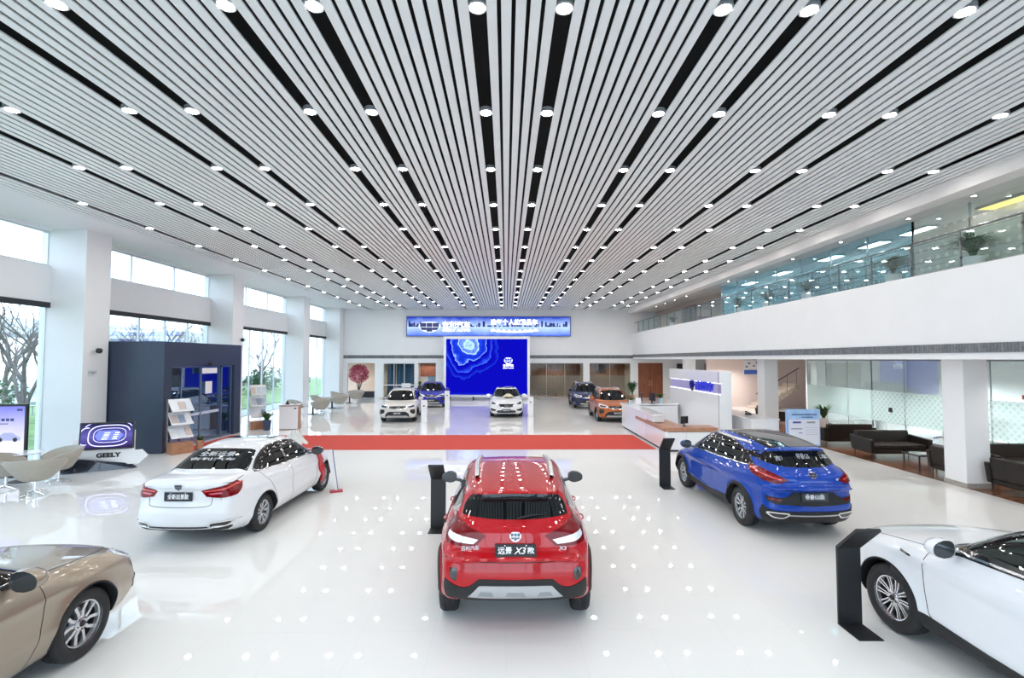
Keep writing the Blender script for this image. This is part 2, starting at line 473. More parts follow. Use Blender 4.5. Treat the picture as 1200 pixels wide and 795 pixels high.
# ------------------------------------------------------------------ paints and trims
def paint(name, col, metal=.0, rough=.45, coat=.9): return M(name, col, rough, metal, coat, .1, noise=.02, nscale=2.)
BLACK_GLASS = M('tinted_glass', (.006, .007, .008), .02, 0, 0, .5)
CLAD = M('black_cladding', (.011, .012, .013), .55, noise=.15, nscale=60)
GLOSS_BLACK = M('gloss_black', (.008, .008, .01), .12, 0, .8)
SEAM = M('panel_gap_black', (.01, .01, .012), .7)
CHROME = M('chrome_trim', (.82, .83, .85), .12, 1.)
SILVER = M('silver_trim', (.62, .64, .66), .3, .75)
ALLOY = M('alloy_silver', (.66, .67, .69), .27, .85)
ALLOY_CUT = M('alloy_machined', (.8, .8, .82), .22, .9)
POCKET = M('rim_pocket', (.03, .03, .034), .45, .4)
TAIL_RED = M('tail_lamp_red', (.17, .001, .004), .12, 0, .15, .3)
TAIL_LINE = M('tail_lamp_bright', (.75, .06, .06), .12, 0, 1.)
LENS_CLEAR = M('lamp_lens_clear', (.82, .84, .88), .08, .2, 1.)
LENS_DARK = M('lamp_bowl', (.10, .11, .14), .08, .5, 1.)
PLATE_MAT = M('plate_navy', (.012, .014, .022), .35)
WHITE_INK = M('white_lettering', (.9, .9, .92), .4)
EMB_DARK = M('emblem_cell', (.01, .015, .05), .15, 0, 1.)
def sec_of(hi): return [(.05, .24), (.18, .12), (.28, .05), (.38, .015), (.52, .0), (.70, .0), (.88, .012), (hi, .045), (hi+.15, .10), (hi+.4, .2)]

SPEC = {}
SPEC['hatch'] = dict(w=1.84, h=1.60, xf=2.0, xr=-2.0, wheels=(-1.27, 1.21), wr=.335, tw=.215, rr=.222, arch=.375, flare=.035, zb=.20,
    low=[[(-1.86, .375), (-1.93, .45), (-1.975, .57), (-1.985, .70), (-1.955, .80), (-1.925, .90), (-1.905, 1.0), (-1.875, 1.10), (-1.80, 1.165), (-1.65, 1.17), (-1.0, 1.13), (0, 1.07), (.6, 1.035), (.95, 1.01), (1.3, .97), (1.62, .905), (1.83, .83), (1.93, .74), (1.985, .60), (2.0, .46), (1.97, .33), (1.85, .235)],
         [(1.85, .235), (1.4, .2), (-1.2, .2), (-1.55, .24), (-1.86, .375)]],
    gh=[[(-1.86, .95), (-1.85, 1.14), (-1.77, 1.26), (-1.64, 1.445), (-1.625, 1.475)], [(-1.625, 1.475), (-1.76, 1.50), (-1.755, 1.525), (-1.55, 1.548), (-1.1, 1.578), (-.5, 1.59), (0, 1.57), (.22, 1.535), (.36, 1.485)], [(.36, 1.485), (.75, 1.22), (1.08, .98), (1.15, .85), (-1.86, .85), (-1.86, .95)]],
    sec=sec_of(1.05), plan=[(-2.05, .82), (-1.9, .855), (-1.6, .925), (-1.2, .975), (-.5, .99), (.5, .99), (1.2, .98), (1.6, .955), (1.9, .91), (2.05, .88)],
    ghplan=[(-2.0, .68), (-1.6, .745), (-1.0, .815), (0, .845), (.7, .84), (1.2, .80), (1.6, .76)],
    crease=[(-2.1, .93), (-1., .90), (0, .87), (1., .85), (2.1, .80)], bowf=.26, bowr=.15, gbf=.20, gbr=.10, crown=.05, zbelt=1.05, tum=.46, r1=.11, r2=.15, k=.05)
SPEC['sedan'] = dict(w=1.79, h=1.50, xf=2.31, xr=-2.31, wheels=(-1.25, 1.40), wr=.325, tw=.21, rr=.215, arch=.362, flare=.026, zb=.16,
    low=[[(-2.10, .28), (-2.23, .35), (-2.285, .46), (-2.30, .60), (-2.265, .68), (-2.235, .80), (-2.235, .93), (-2.25, 1.03), (-2.20, 1.085), (-2.0, 1.105), (-1.7, 1.10), (-1.0, 1.015), (0, .965), (.8, .965), (1.1, .965), (1.5, .935), (1.9, .875), (2.12, .80), (2.24, .69), (2.295, .54), (2.30, .38), (2.16, .22)],
         [(2.16, .22), (1.6, .17), (-1.5, .17), (-1.8, .20), (-2.10, .28)]],
    gh=[[(-1.95, .95), (-1.80, 1.075), (-1.55, 1.18), (-1.25, 1.315), (-1.0, 1.405), (-.7, 1.455), (-.3, 1.475), (.1, 1.46), (.27, 1.425), (.42, 1.36)], [(.42, 1.36), (.84, 1.12), (1.16, .935), (1.18, .8), (-1.95, .8), (-1.95, .95)]],
    sec=sec_of(.98), plan=[(-2.35, .76), (-2.1, .845), (-1.7, .925), (-1.2, .98), (-.5, .99), (.5, .99), (1.2, .985), (1.7, .965), (2.1, .90), (2.35, .85)],
    ghplan=[(-2.1, .66), (-1.7, .72), (-1.1, .775), (-.3, .80), (.5, .80), (1.1, .785), (1.6, .75)],
    crease=[(-2.3, .90), (-1., .84), (0, .80), (1., .78), (2.3, .74)], bowf=.26, bowr=.24, gbf=.24, gbr=.22, crown=.05, zbelt=.98, tum=.50, r1=.12, r2=.15, k=.06)
SPEC['cross'] = dict(w=1.78, h=1.57, xf=2.22, xr=-2.22, wheels=(-1.33, 1.37), wr=.35, tw=.225, rr=.230, arch=.395, flare=.040, zb=.20,
    low=[[(-2.06, .28), (-2.16, .40), (-2.195, .54), (-2.185, .64), (-2.172, .70), (-2.168, .80), (-2.183, .88), (-2.19, .98), (-2.15, 1.08), (-2.05, 1.145), (-1.85, 1.16), (-1.0, 1.09), (0, 1.035), (.7, 1.01), (1.05, .995), (1.4, .95), (1.8, .86), (2.03, .77), (2.14, .67), (2.20, .54), (2.21, .42), (2.12, .28)],
         [(2.12, .28), (1.5, .21), (-1.5, .21), (-2.06, .28)]],
    gh=[[(-2.08, .95), (-2.04, 1.13), (-1.94, 1.23), (-1.79, 1.40), (-1.77, 1.42)], [(-1.77, 1.42), (-1.89, 1.445), (-1.875, 1.475), (-1.6, 1.505), (-1.1, 1.55), (-.5, 1.57), (-.05, 1.555), (.25, 1.50), (.45, 1.44)], [(.45, 1.44), (.9, 1.18), (1.25, .95), (1.3, .85), (-2.08, .85), (-2.08, .95)]],
    sec=sec_of(1.05), plan=[(-2.3, .75), (-2.1, .825), (-1.7, .915), (-1.3, .975), (-.5, .985), (.5, .985), (1.3, .98), (1.7, .95), (2.05, .89), (2.3, .84)],
    ghplan=[(-2.1, .66), (-1.7, .725), (-1.1, .795), (-.2, .83), (.6, .83), (1.2, .80), (1.7, .76)],
    crease=[(-2.3, .98), (-1.33, 1.0), (-.3, .90), (.8, .86), (2.3, .80)], cd=.012, bowf=.30, bowr=.24, gbf=.22, gbr=.22, crown=.05, zbelt=1.04, tum=.50, r1=.12, r2=.16, k=.05)
SPEC['tall'] = dict(w=1.85, h=1.70, xf=2.26, xr=-2.26, wheels=(-1.32, 1.35), wr=.362, tw=.235, rr=.238, arch=.412, flare=.03, zb=.20,
    low=[[(-2.12, .28), (-2.21, .40), (-2.245, .56), (-2.24, .75), (-2.20, .95), (-2.15, 1.12), (-2.05, 1.2), (-1.8, 1.2), (-1.0, 1.165), (0, 1.13), (.7, 1.11), (1.0, 1.095), (1.4, 1.06), (1.8, .99), (2.08, .905), (2.18, .78), (2.24, .62), (2.25, .46), (2.22, .36), (2.10, .27)],
         [(2.10, .27), (1.5, .21), (-1.5, .21), (-2.12, .28)]],
    gh=[[(-2.10, 1.0), (-2.05, 1.2), (-1.93, 1.40), (-1.80, 1.58), (-1.85, 1.61), (-1.7, 1.635), (-1.2, 1.67), (-.7, 1.69), (-.25, 1.675), (-.02, 1.63), (.13, 1.57)], [(.13, 1.57), (.55, 1.30), (.93, 1.06), (.96, .9), (-2.1, .9), (-2.10, 1.0)]],
    sec=sec_of(1.12), plan=[(-2.3, .88), (-2.1, .92), (-1.7, .965), (-1.3, .985), (-.5, .985), (.5, .985), (1.3, .98), (1.7, .955), (2.05, .90), (2.3, .84)],
    ghplan=[(-2.1, .74), (-1.7, .78), (-1.1, .82), (-.2, .84), (.6, .835), (1.2, .80), (1.7, .76)],
    crease=[(-2.3, 1.02), (-1.33, 1.0), (0, .98), (1., .96), (2.3, .90)], bowf=.30, bowr=.18, gbf=.20, gbr=.14, crown=.05, zbelt=1.13, tum=.42, r1=.12, r2=.15, k=.05)

# features: (name, material, outline, direction, options).  side 'L' outlines are given at +y and mirrored
FWD, BACK, IN, DOWN = (1, 0, 0), (-1, 0, 0), (0, -1, 0), (0, 0, -1)
def diag(fx, fy): return (fx, fy, 0)
def lamp_dir_rear(): return (.75, -.66, 0)
def lamp_dir_front(): return (-.75, -.66, 0)
def xz(pts, y): return [(p[0], y, p[1]) + tuple(p[2:]) for p in pts]
def yz(pts, x): return [(x, p[0], p[1]) + tuple(p[2:]) for p in pts]
def sym(pts): return pts+[(-p[0],)+tuple(p[1:]) for p in reversed(pts)]
FEAT = {}
FEAT['hatch'] = [
  ('rear_window', BLACK_GLASS, yz(sym([(0, 1.225), (.30, 1.232), (.60, 1.26, 1), (.575, 1.36), (.50, 1.455, 1), (.25, 1.475)])[:-1], -1.8), FWD, dict(off=.004)),
  ('windscreen', BLACK_GLASS, yz(sym([(0, 1.03), (.40, 1.035), (.70, 1.06, 1), (.60, 1.30), (.52, 1.47, 1), (.25, 1.50)]), 1.0), BACK, dict(off=.004)),
  ('side_window', BLACK_GLASS, xz([(.86, 1.075, 1), (.55, 1.27), (.26, 1.43), (.0, 1.475), (-.22, 1.485, 1), (-.25, 1.115, 1)], .75), IN, dict(side=1)),
  ('side_window', BLACK_GLASS, xz([(-.30, 1.485, 1), (-.8, 1.478), (-1.02, 1.46, 1), (-1.10, 1.16, 1), (-.35, 1.12, 1)], .75), IN, dict(side=1)),
  ('quarter_window', BLACK_GLASS, xz([(-1.07, 1.455, 1), (-1.32, 1.43), (-1.50, 1.33, 1), (-1.15, 1.18, 1)], .72), IN, dict(side=1)),
  ('tail_lamp', TAIL_RED, [(-1.90, .34, 1.075, 1), (-1.84, .52, 1.15), (-1.74, .67, 1.21), (-1.58, .765, 1.23, 1), (-1.48, .80, 1.20, 1), (-1.56, .81, 1.09), (-1.70, .765, 1.0), (-1.86, .61, .965), (-1.91, .46, .97, 1)], lamp_dir_rear(), dict(side=1, off=.012)),
  ('reversing_lens', LENS_CLEAR, [(-1.89, .42, 1.035, 1), (-1.80, .57, 1.07), (-1.70, .69, 1.10, 1), (-1.72, .70, 1.05), (-1.80, .61, 1.005), (-1.89, .47, .99, 1)], lamp_dir_rear(), dict(side=1, off=.016, sub='tail_lamp')),
  ('head_lamp', LENS_CLEAR, [(1.86, .46, .80, 1), (1.72, .66, .85), (1.50, .80, .90, 1), (1.46, .83, .86, 1), (1.68, .80, .755), (1.86, .60, .715), (1.93, .46, .72, 1)], lamp_dir_front(), dict(side=1, off=.01)),
  ('lamp_bowl', LENS_DARK, [(1.86, .52, .785), (1.72, .68, .82), (1.62, .76, .83), (1.70, .78, .77), (1.86, .60, .735)], lamp_dir_front(), dict(side=1, off=.014, sub='head_lamp')),
  ('grille', GLOSS_BLACK, yz(sym([(0, .815), (.42, .80, 1), (.44, .74), (.36, .685, 1), (0, .665)])[:-1], 1.9), BACK, dict(off=.006)),
  ('grille_trim', CHROME, yz([(.43, .80), (.37, .70), (0, .675), (-.37, .70), (-.43, .80)], 1.9), BACK, dict(rib=.03, off=.014)),
  ('lower_intake', CLAD, yz(sym([(0, .555), (.42, .55, 1), (.56, .43), (.60, .30, 1), (0, .25)])[:-1], 1.95), BACK, dict(off=.006)),
  ('skid_plate', SILVER, yz(sym([(0, .36), (.46, .36, 1), (.54, .30, 1), (0, .265)])[:-1], 1.95), BACK, dict(off=.014)),
  ('fog_lamp_surround', CLAD, [(1.88, .62, .64, 1), (1.72, .80, .66, 1), (1.72, .82, .50), (1.80, .78, .42, 1), (1.9, .64, .50)], lamp_dir_front(), dict(side=1, off=.008)),
  ('rear_lower_cladding', CLAD, yz(sym([(0, .64), (.36, .645), (.42, .63, 1), (.51, .56), (.62, .55), (.775, .62, 1), (.79, .50), (.76, .40, 1), (.4, .37)]), -1.97), FWD, dict(off=.008)),
  ('skid_plate', SILVER, yz(sym([(0, .578), (.34, .578), (.40, .57, 1), (.45, .51), (.52, .435, 1), (.3, .425)]), -1.97), FWD, dict(off=.016)),
  ('skid_recess', M('skid_grey', (.40, .42, .44), .4, .6), yz([(.26, .505, 1), (.38, .505, 1), (.41, .455, 1), (.24, .455, 1)], -1.97), FWD, dict(side=1, off=.019)),
  ('skid_recess', M('skid_grey', (.40, .42, .44), .4, .6), yz([(-.085, .505, 1), (.085, .505, 1), (.11, .455, 1), (-.11, .455, 1)], -1.97), FWD, dict(off=.019)),
  ('reflector_slot', GLOSS_BLACK, yz([(.635, .715, 1), (.67, .745), (.72, .74, 1), (.715, .66), (.68, .615, 1), (.645, .63)], -1.95), FWD, dict(side=1, off=.006)),
  ('sill_cladding', CLAD, xz([(-.92, .42, 1), (0, .38), (.86, .42, 1), (.84, .25, 1), (0, .22), (-.9, .25, 1)], .88), IN, dict(side=1, off=.006)),
  ('roof_rail', SILVER, [(-1.25, .455, 1.5), (-.5, .49, 1.55), (.18, .475, 1.5)], DOWN, dict(rib=.045, off=.04, side=1)),
]
FEAT['sedan'] = [
  ('rear_window', BLACK_GLASS, [(-1.62, 0, 1.1), (-1.60, .35, 1.1), (-1.50, .665, 1.1, 1), (-1.28, .62, 1.2), (-.99, .54, 1.38, 1), (-1.02, .3, 1.4), (-1.03, 0, 1.4)]+[(p[0], -p[1])+tuple(p[2:]) for p in reversed([(-1.60, .35, 1.1), (-1.50, .665, 1.1, 1), (-1.28, .62, 1.2), (-.99, .54, 1.38, 1), (-1.02, .3, 1.4)])], DOWN, dict(off=.004)),
  ('windscreen', BLACK_GLASS, [(1.10, 0, 1.0), (1.05, .4, 1.0), (.88, .70, 1.0, 1), (.58, .63, 1.2), (.31, .55, 1.38, 1), (.35, .3, 1.4), (.36, 0, 1.4)]+[(p[0], -p[1])+tuple(p[2:]) for p in reversed([(1.05, .4, 1.0), (.88, .70, 1.0, 1), (.58, .63, 1.2), (.31, .55, 1.38, 1), (.35, .3, 1.4)])], DOWN, dict(off=.004)),
  ('sunroof', BLACK_GLASS, [(.26, 0, 1.4), (.25, .42, 1.4, 1), (-.28, .46, 1.4, 1), (-.28, -.46, 1.4, 1), (.25, -.42, 1.4, 1)], DOWN, dict(off=.004)),
  ('side_window', BLACK_GLASS, xz([(.86, 1.0, 1), (.58, 1.165), (.32, 1.315), (.08, 1.375), (-.20, 1.39, 1), (-.25, 1.02, 1)], .75), IN, dict(side=1)),
  ('side_window', BLACK_GLASS, xz([(-.28, 1.39, 1), (-.6, 1.38), (-.9, 1.32), (-1.18, 1.20), (-1.33, 1.095, 1), (-1.25, 1.055, 1), (-.33, 1.022, 1)], .75), IN, dict(side=1)),
  ('window_trim', CHROME, xz([(.88, .995), (.3, 1.005), (-.5, 1.01), (-1.2, 1.045), (-1.35, 1.09)], .78), IN, dict(rib=.018, off=.008, side=1)),
  ('tail_lamp', TAIL_RED, [(-2.24, .37, .945, 1), (-2.18, .53, .985), (-2.06, .69, 1.015), (-1.94, .765, 1.03, 1), (-1.83, .79, .98, 1), (-1.87, .80, .90), (-1.97, .78, .835, 1), (-2.14, .64, .815), (-2.23, .45, .845, 1)], lamp_dir_rear(), dict(side=1, off=.010)),
  ('tail_lamp_bar', TAIL_LINE, [(-2.23, .40, .93), (-2.12, .63, .95), (-1.96, .755, .98), (-1.84, .80, .995)], lamp_dir_rear(), dict(rib=.022, side=1, off=.014, sub='tail_lamp')),
  ('reversing_lens', M('lens_highlight_pink', (.60, .12, .16), .1, 0, .4), [(-2.24, .50, .895), (-2.18, .63, .905), (-2.16, .66, .885), (-2.22, .54, .872)], lamp_dir_rear(), dict(side=1, off=.014, sub='tail_lamp')),  # pink highlight on the lamp, painted as a small coloured lens patch
  ('boot_trim', CHROME, yz([(.37, .955), (0, .965), (-.37, .955)], -2.24), FWD, dict(rib=.02, off=.010)),
  ('head_lamp', LENS_CLEAR, [(2.2, .50, .725, 1), (2.08, .66, .80), (1.90, .79, .85, 1), (1.86, .83, .82, 1), (1.96, .82, .74), (2.1, .74, .665), (2.21, .58, .65, 1)], lamp_dir_front(), dict(side=1, off=.008)),
  ('lamp_bowl', LENS_DARK, [(2.17, .56, .72), (2.07, .67, .775), (1.94, .78, .82), (1.97, .79, .76), (2.1, .72, .69)], lamp_dir_front(), dict(side=1, off=.012, sub='head_lamp')),
  ('grille', GLOSS_BLACK, yz(sym([(0, .715), (.40, .71, 1), (.36, .62), (.26, .565, 1), (0, .55)])[:-1], 2.2), BACK, dict(off=.006)),
  ('grille_trim', CHROME, yz([(.41, .715), (.34, .60), (.24, .555), (0, .54), (-.24, .555), (-.34, .60), (-.41, .715)], 2.2), BACK, dict(rib=.022, off=.012)),
  ('lower_intake', GLOSS_BLACK, yz(sym([(0, .40), (.42, .40, 1), (.50, .33), (.44, .27, 1), (0, .26)])[:-1], 2.28), BACK, dict(off=.006)),
  ('fog_lamp_surround', GLOSS_BLACK, [(2.24, .50, .43, 1), (2.06, .72, .50, 1), (2.0, .80, .47, 1), (2.08, .76, .36, 1), (2.22, .56, .37)], lamp_dir_front(), dict(side=1, off=.008)),
  ('rear_diffuser', CLAD, yz(sym([(0, .385), (.5, .385), (.72, .40, 1), (.75, .345), (.68, .30, 1), (.3, .29)])[:-1], -2.26), FWD, dict(off=.006)),
  ('bumper_trim', CHROME, yz([(.80, .435), (.72, .385), (.54, .385), (.48, .36), (0, .355), (-.48, .36), (-.54, .385), (-.72, .385), (-.80, .435)], -2.26), FWD, dict(rib=.016, off=.012)),
  ('exhaust_trim', CHROME, yz([(.47, .415), (.54, .45), (.72, .455), (.78, .43), (.70, .385), (.50, .375)], -2.26), FWD, dict(rib=.016, off=.014, side=1, closed=1)),
  ('exhaust_opening', GLOSS_BLACK, yz([(.495, .415), (.55, .438), (.71, .442), (.75, .425), (.69, .395), (.52, .39)], -2.26), FWD, dict(off=.008, side=1)),
]
FEAT['cross'] = [
  ('rear_window', BLACK_GLASS, yz(sym([(0, 1.175), (.35, 1.185), (.60, 1.225, 1), (.66, 1.285), (.63, 1.345), (.54, 1.40, 1), (.25, 1.42)]), -1.9), FWD, dict(off=.004)),
  ('windscreen', BLACK_GLASS, [(1.20, 0, 1.0), (1.15, .4, 1.0), (.98, .73, 1.0, 1), (.66, .65, 1.2), (.37, .57, 1.38, 1), (.40, .3, 1.4), (.41, 0, 1.4)]+[(p[0], -p[1])+tuple(p[2:]) for p in reversed([(1.15, .4, 1.0), (.98, .73, 1.0, 1), (.66, .65, 1.2), (.37, .57, 1.38, 1), (.40, .3, 1.4)])], DOWN, dict(off=.004)),
  ('sunroof', BLACK_GLASS, [(.24, 0, 1.4), (.22, .47, 1.4, 1), (-.8, .50, 1.4), (-1.72, .47, 1.4, 1), (-1.76, 0, 1.4), (-1.72, -.47, 1.4, 1), (-.8, -.50, 1.4), (.22, -.47, 1.4, 1)], DOWN, dict(off=.004)),
  ('side_window', BLACK_GLASS, xz([(.92, 1.055, 1), (.60, 1.25), (.33, 1.385), (.05, 1.445), (-.20, 1.455, 1), (-.22, 1.085, 1)], .78), IN, dict(side=1)),
  ('side_window', BLACK_GLASS, xz([(-.27, 1.455, 1), (-.6, 1.445), (-.9, 1.405), (-1.13, 1.345, 1), (-1.20, 1.12, 1), (-.30, 1.09, 1)], .78), IN, dict(side=1)),
  ('quarter_window', BLACK_GLASS, xz([(-1.17, 1.33, 1), (-1.36, 1.25), (-1.52, 1.165, 1), (-1.45, 1.135, 1), (-1.24, 1.125, 1)], .75), IN, dict(side=1)),
  ('window_trim', CHROME, xz([(.95, 1.05), (.3, 1.07), (-.5, 1.085), (-1.2, 1.105), (-1.45, 1.12), (-1.55, 1.16)], .8), IN, dict(rib=.018, off=.008, side=1)),
  ('tail_lamp', TAIL_RED, [(-2.17, .43, 1.0, 1), (-2.08, .57, 1.07), (-1.96, .68, 1.115), (-1.78, .76, 1.14), (-1.58, .80, 1.14, 1), (-1.60, .83, 1.07), (-1.76, .81, 1.01, 1), (-1.98, .72, .965), (-2.12, .56, .935, 1)], lamp_dir_rear(), dict(side=1, off=.012)),
  ('tail_lamp_bar', TAIL_LINE, [(-2.12, .52, 1.0), (-2.0, .67, 1.04), (-1.82, .77, 1.075), (-1.64, .82, 1.10)], lamp_dir_rear(), dict(rib=.02, side=1, off=.017, sub='tail_lamp')),
  ('head_lamp', LENS_CLEAR, [(2.08, .42, .76, 1), (1.90, .66, .82), (1.62, .80, .89, 1), (1.56, .86, .87, 1), (1.72, .86, .79), (1.94, .76, .71), (2.10, .55, .69, 1)], lamp_dir_front(), dict(side=1, off=.008)),
  ('grille', GLOSS_BLACK, yz(sym([(0, .74), (.42, .735, 1), (.38, .65), (.28, .60, 1), (0, .585)])[:-1], 2.1), BACK, dict(off=.006)),
  ('lower_intake', CLAD, yz(sym([(0, .48), (.5, .48, 1), (.66, .42), (.6, .31, 1), (0, .29)])[:-1], 2.18), BACK, dict(off=.006)),
  ('rear_garnish', CLAD, yz(sym([(0, .80), (.34, .80, 1), (.42, .735), (.54, .70), (.74, .725, 1), (.72, .64), (.62, .595, 1), (0, .575)])[:-1], -2.17), FWD, dict(off=.006)),
  ('reflector', TAIL_RED, yz([(.52, .675, 1), (.71, .70, 1), (.70, .665, 1), (.54, .645, 1)], -2.16), FWD, dict(side=1, off=.012)),
  ('rear_lower_cladding', CLAD, yz(sym([(0, .485), (.5, .485), (.70, .50), (.765, .56, 1), (.775, .40), (.72, .27, 1), (.4, .25)])[:-1], -2.15), FWD, dict(off=.015)),
  ('bumper_trim', SILVER, yz([(.42, .425), (0, .42), (-.42, .425)], -2.16), FWD, dict(rib=.018, off=.021)),
  ('exhaust_trim', CHROME, yz([(.42, .445), (.49, .455), (.69, .46), (.71, .435), (.63, .385), (.49, .38)], -2.16), FWD, dict(rib=.022, off=.024, side=1, closed=1)),
  ('exhaust_opening', GLOSS_BLACK, yz([(.45, .435), (.51, .442), (.68, .447), (.68, .43), (.62, .395), (.50, .392)], -2.16), FWD, dict(off=.019, side=1)),
  ('sill_cladding', CLAD, xz([(-.94, .44, 1), (0, .37), (.98, .44, 1), (.96, .26, 1), (0, .22), (-.92, .26, 1)], .9), IN, dict(side=1, off=.006)),
  ('roof_rail', SILVER, [(-1.25, .545, 1.5), (-.6, .585, 1.5), (.05, .58, 1.5)], DOWN, dict(rib=.03, off=.022, side=1)),
]
FEAT['tall'] = [
  ('rear_window', BLACK_GLASS, yz(sym([(0, 1.26), (.6, 1.27, 1), (.55, 1.45), (.48, 1.56, 1), (.25, 1.57)])[:-1], -1.9), FWD, dict(off=.004)),
  ('windscreen', BLACK_GLASS, [(.89, 0, 1.1), (.84, .4, 1.1), (.66, .74, 1.1, 1), (.34, .67, 1.3), (.06, .59, 1.5, 1), (.09, .3, 1.5), (.10, 0, 1.5)]+[(p[0], -p[1])+tuple(p[2:]) for p in reversed([(.84, .4, 1.1), (.66, .74, 1.1, 1), (.34, .67, 1.3), (.06, .59, 1.5, 1), (.09, .3, 1.5)])], DOWN, dict(off=.004)),
  ('tail_lamp', TAIL_RED, [(-2.18, .45, 1.0, 1), (-2.1, .68, 1.1), (-1.85, .85, 1.14, 1), (-1.85, .88, 1.0, 1), (-2.1, .75, .93), (-2.2, .5, .92, 1)], lamp_dir_rear(), dict(side=1, off=.012)),
  ('head_lamp', LENS_DARK, [(2.14, .44, .86, 1), (1.96, .68, .905), (1.70, .82, .955, 1), (1.62, .87, .945, 1), (1.74, .88, .87), (1.96, .78, .80), (2.14, .56, .78, 1)], lamp_dir_front(), dict(side=1, off=.008)),
  ('grille', GLOSS_BLACK, yz(sym([(0, .86), (.44, .85, 1), (.42, .72), (.32, .62, 1), (0, .60)])[:-1], 2.2), BACK, dict(off=.006)),
  ('lower_intake', CLAD, yz(sym([(0, .50), (.5, .50, 1), (.66, .44), (.6, .31, 1), (0, .29)])[:-1], 2.2), BACK, dict(off=.006)),
  ('rear_lower_cladding', CLAD, yz(sym([(0, .5), (.6, .5), (.9, .52, 1), (.88, .30, 1), (.4, .26)])[:-1], -2.2), FWD, dict(off=.008)),
  ('sill_cladding', CLAD, xz([(-.92, .43, 1), (0, .36), (.945, .43, 1), (.955, .23, 1), (0, .19), (-.92, .23, 1)], .9), IN, dict(side=1, off=.006)),
  ('fender_vent', GLOSS_BLACK, xz([(1.19, .965, 1), (1.06, .948, 1), (1.055, .93, 1), (1.185, .945, 1)], .92), IN, dict(side=1, off=.006)),
  ('cowl_vent', GLOSS_BLACK, [(.92, .36, 1.1), (.82, .62, 1.1), (.70, .80, 1.1, 1), (.80, .70, 1.1), (.91, .52, 1.1)], DOWN, dict(side=1, off=.008)),
  ('window_trim', CHROME, xz([(.66, 1.150), (.1, 1.165), (-.5, 1.175), (-1.4, 1.2)], .8), IN, dict(rib=.02, off=.010, side=1)),
  ('rear_side_window', BLACK_GLASS, xz([(-.44, 1.575, 1), (-.7, 1.565), (-1.2, 1.54), (-1.6, 1.40, 1), (-1.5, 1.215, 1), (-.46, 1.19, 1)], .8), IN, dict(side=1)),
]
SEAMS = {
 'hatch': [(xz([(.90, 1.02), (.93, .80), (.84, .45)], .88), IN, 1), (xz([(-.27, 1.10), (-.28, .75), (-.26, .42)], .88), IN, 1), (xz([(-1.08, 1.15), (-1.06, .95), (-.90, .72), (-.86, .44)], .88), IN, 1),
   (yz([(.56, 1.20), (.60, 1.05), (.585, .96), (.555, .87), (.51, .848), (0, .842), (-.51, .848), (-.555, .87), (-.585, .96), (-.60, 1.05), (-.56, 1.20)], -1.9), FWD, 0),
   (yz([(.78, .84), (.6, .825), (.3, .812), (0, .81), (-.3, .812), (-.6, .825), (-.78, .84)], -1.95), FWD, 0),
   ([(1.02, .74, 1), (1.4, .72, 1), (1.75, .60, .9)], DOWN, 1)],
 'sedan': [(xz([(.90, .97), (.945, .75), (.90, .45), (.84, .24)], .88), IN, 1), (xz([(-.24, 1.0), (-.25, .7), (-.22, .24)], .88), IN, 1), (xz([(-1.28, 1.06), (-1.18, .92), (-.98, .70), (-.86, .50), (-.80, .24)], .88), IN, 1),
   (yz([(.50, .86), (.50, .76), (.44, .70), (0, .69), (-.44, .70), (-.50, .76), (-.50, .86)], -2.25), FWD, 0),
   ([(-1.66, .70, 1), (-1.95, .70, 1), (-2.15, .62, 1)], DOWN, 1),
   ([(1.08, .74, 1), (1.5, .72, 1), (1.85, .62, .9), (2.06, .42, .8), (2.12, 0, .8)], DOWN, 1)],
 'cross': [(xz([(.97, 1.02), (1.0, .80), (.94, .45)], .9), IN, 1), (xz([(-.25, 1.07), (-.26, .75), (-.24, .42)], .9), IN, 1), (xz([(-1.24, 1.1), (-1.16, .95), (-.96, .74), (-.90, .45)], .9), IN, 1),
   (yz([(.50, 1.02), (.52, .90), (.48, .83), (.36, .815), (0, .81), (-.36, .815), (-.48, .83), (-.52, .90), (-.50, 1.02)], -2.17), FWD, 0)],
 'tall': [(xz([(.875, 1.06), (.895, 1.0), (.90, .80), (.85, .50), (.80, .40)], .9), IN, 1), (xz([(-.41, 1.15), (-.42, .75), (-.40, .42)], .9), IN, 1), (xz([(-1.25, 1.15), (-1.0, .74), (-.92, .45)], .9), IN, 1),
   ([(.78, .76, 1.1), (1.05, .77, 1.1), (1.4, .775, 1), (1.75, .72, .9), (2.0, .60, .9)], DOWN, 1)],
}
HANDLES = {'hatch': [(.02, .955), (-.92, .985)], 'sedan': [(.0, .885), (-.98, .915)], 'cross': [(.0, .955), (-.95, .985)], 'tall': [(-.16, 1.03), (-1.05, 1.05)]}
MIRROR = {'hatch': (.70, .93, 1.10), 'sedan': (.70, .90, 1.03), 'cross': (.76, .93, 1.10), 'tall': (.58, .95, 1.19)}
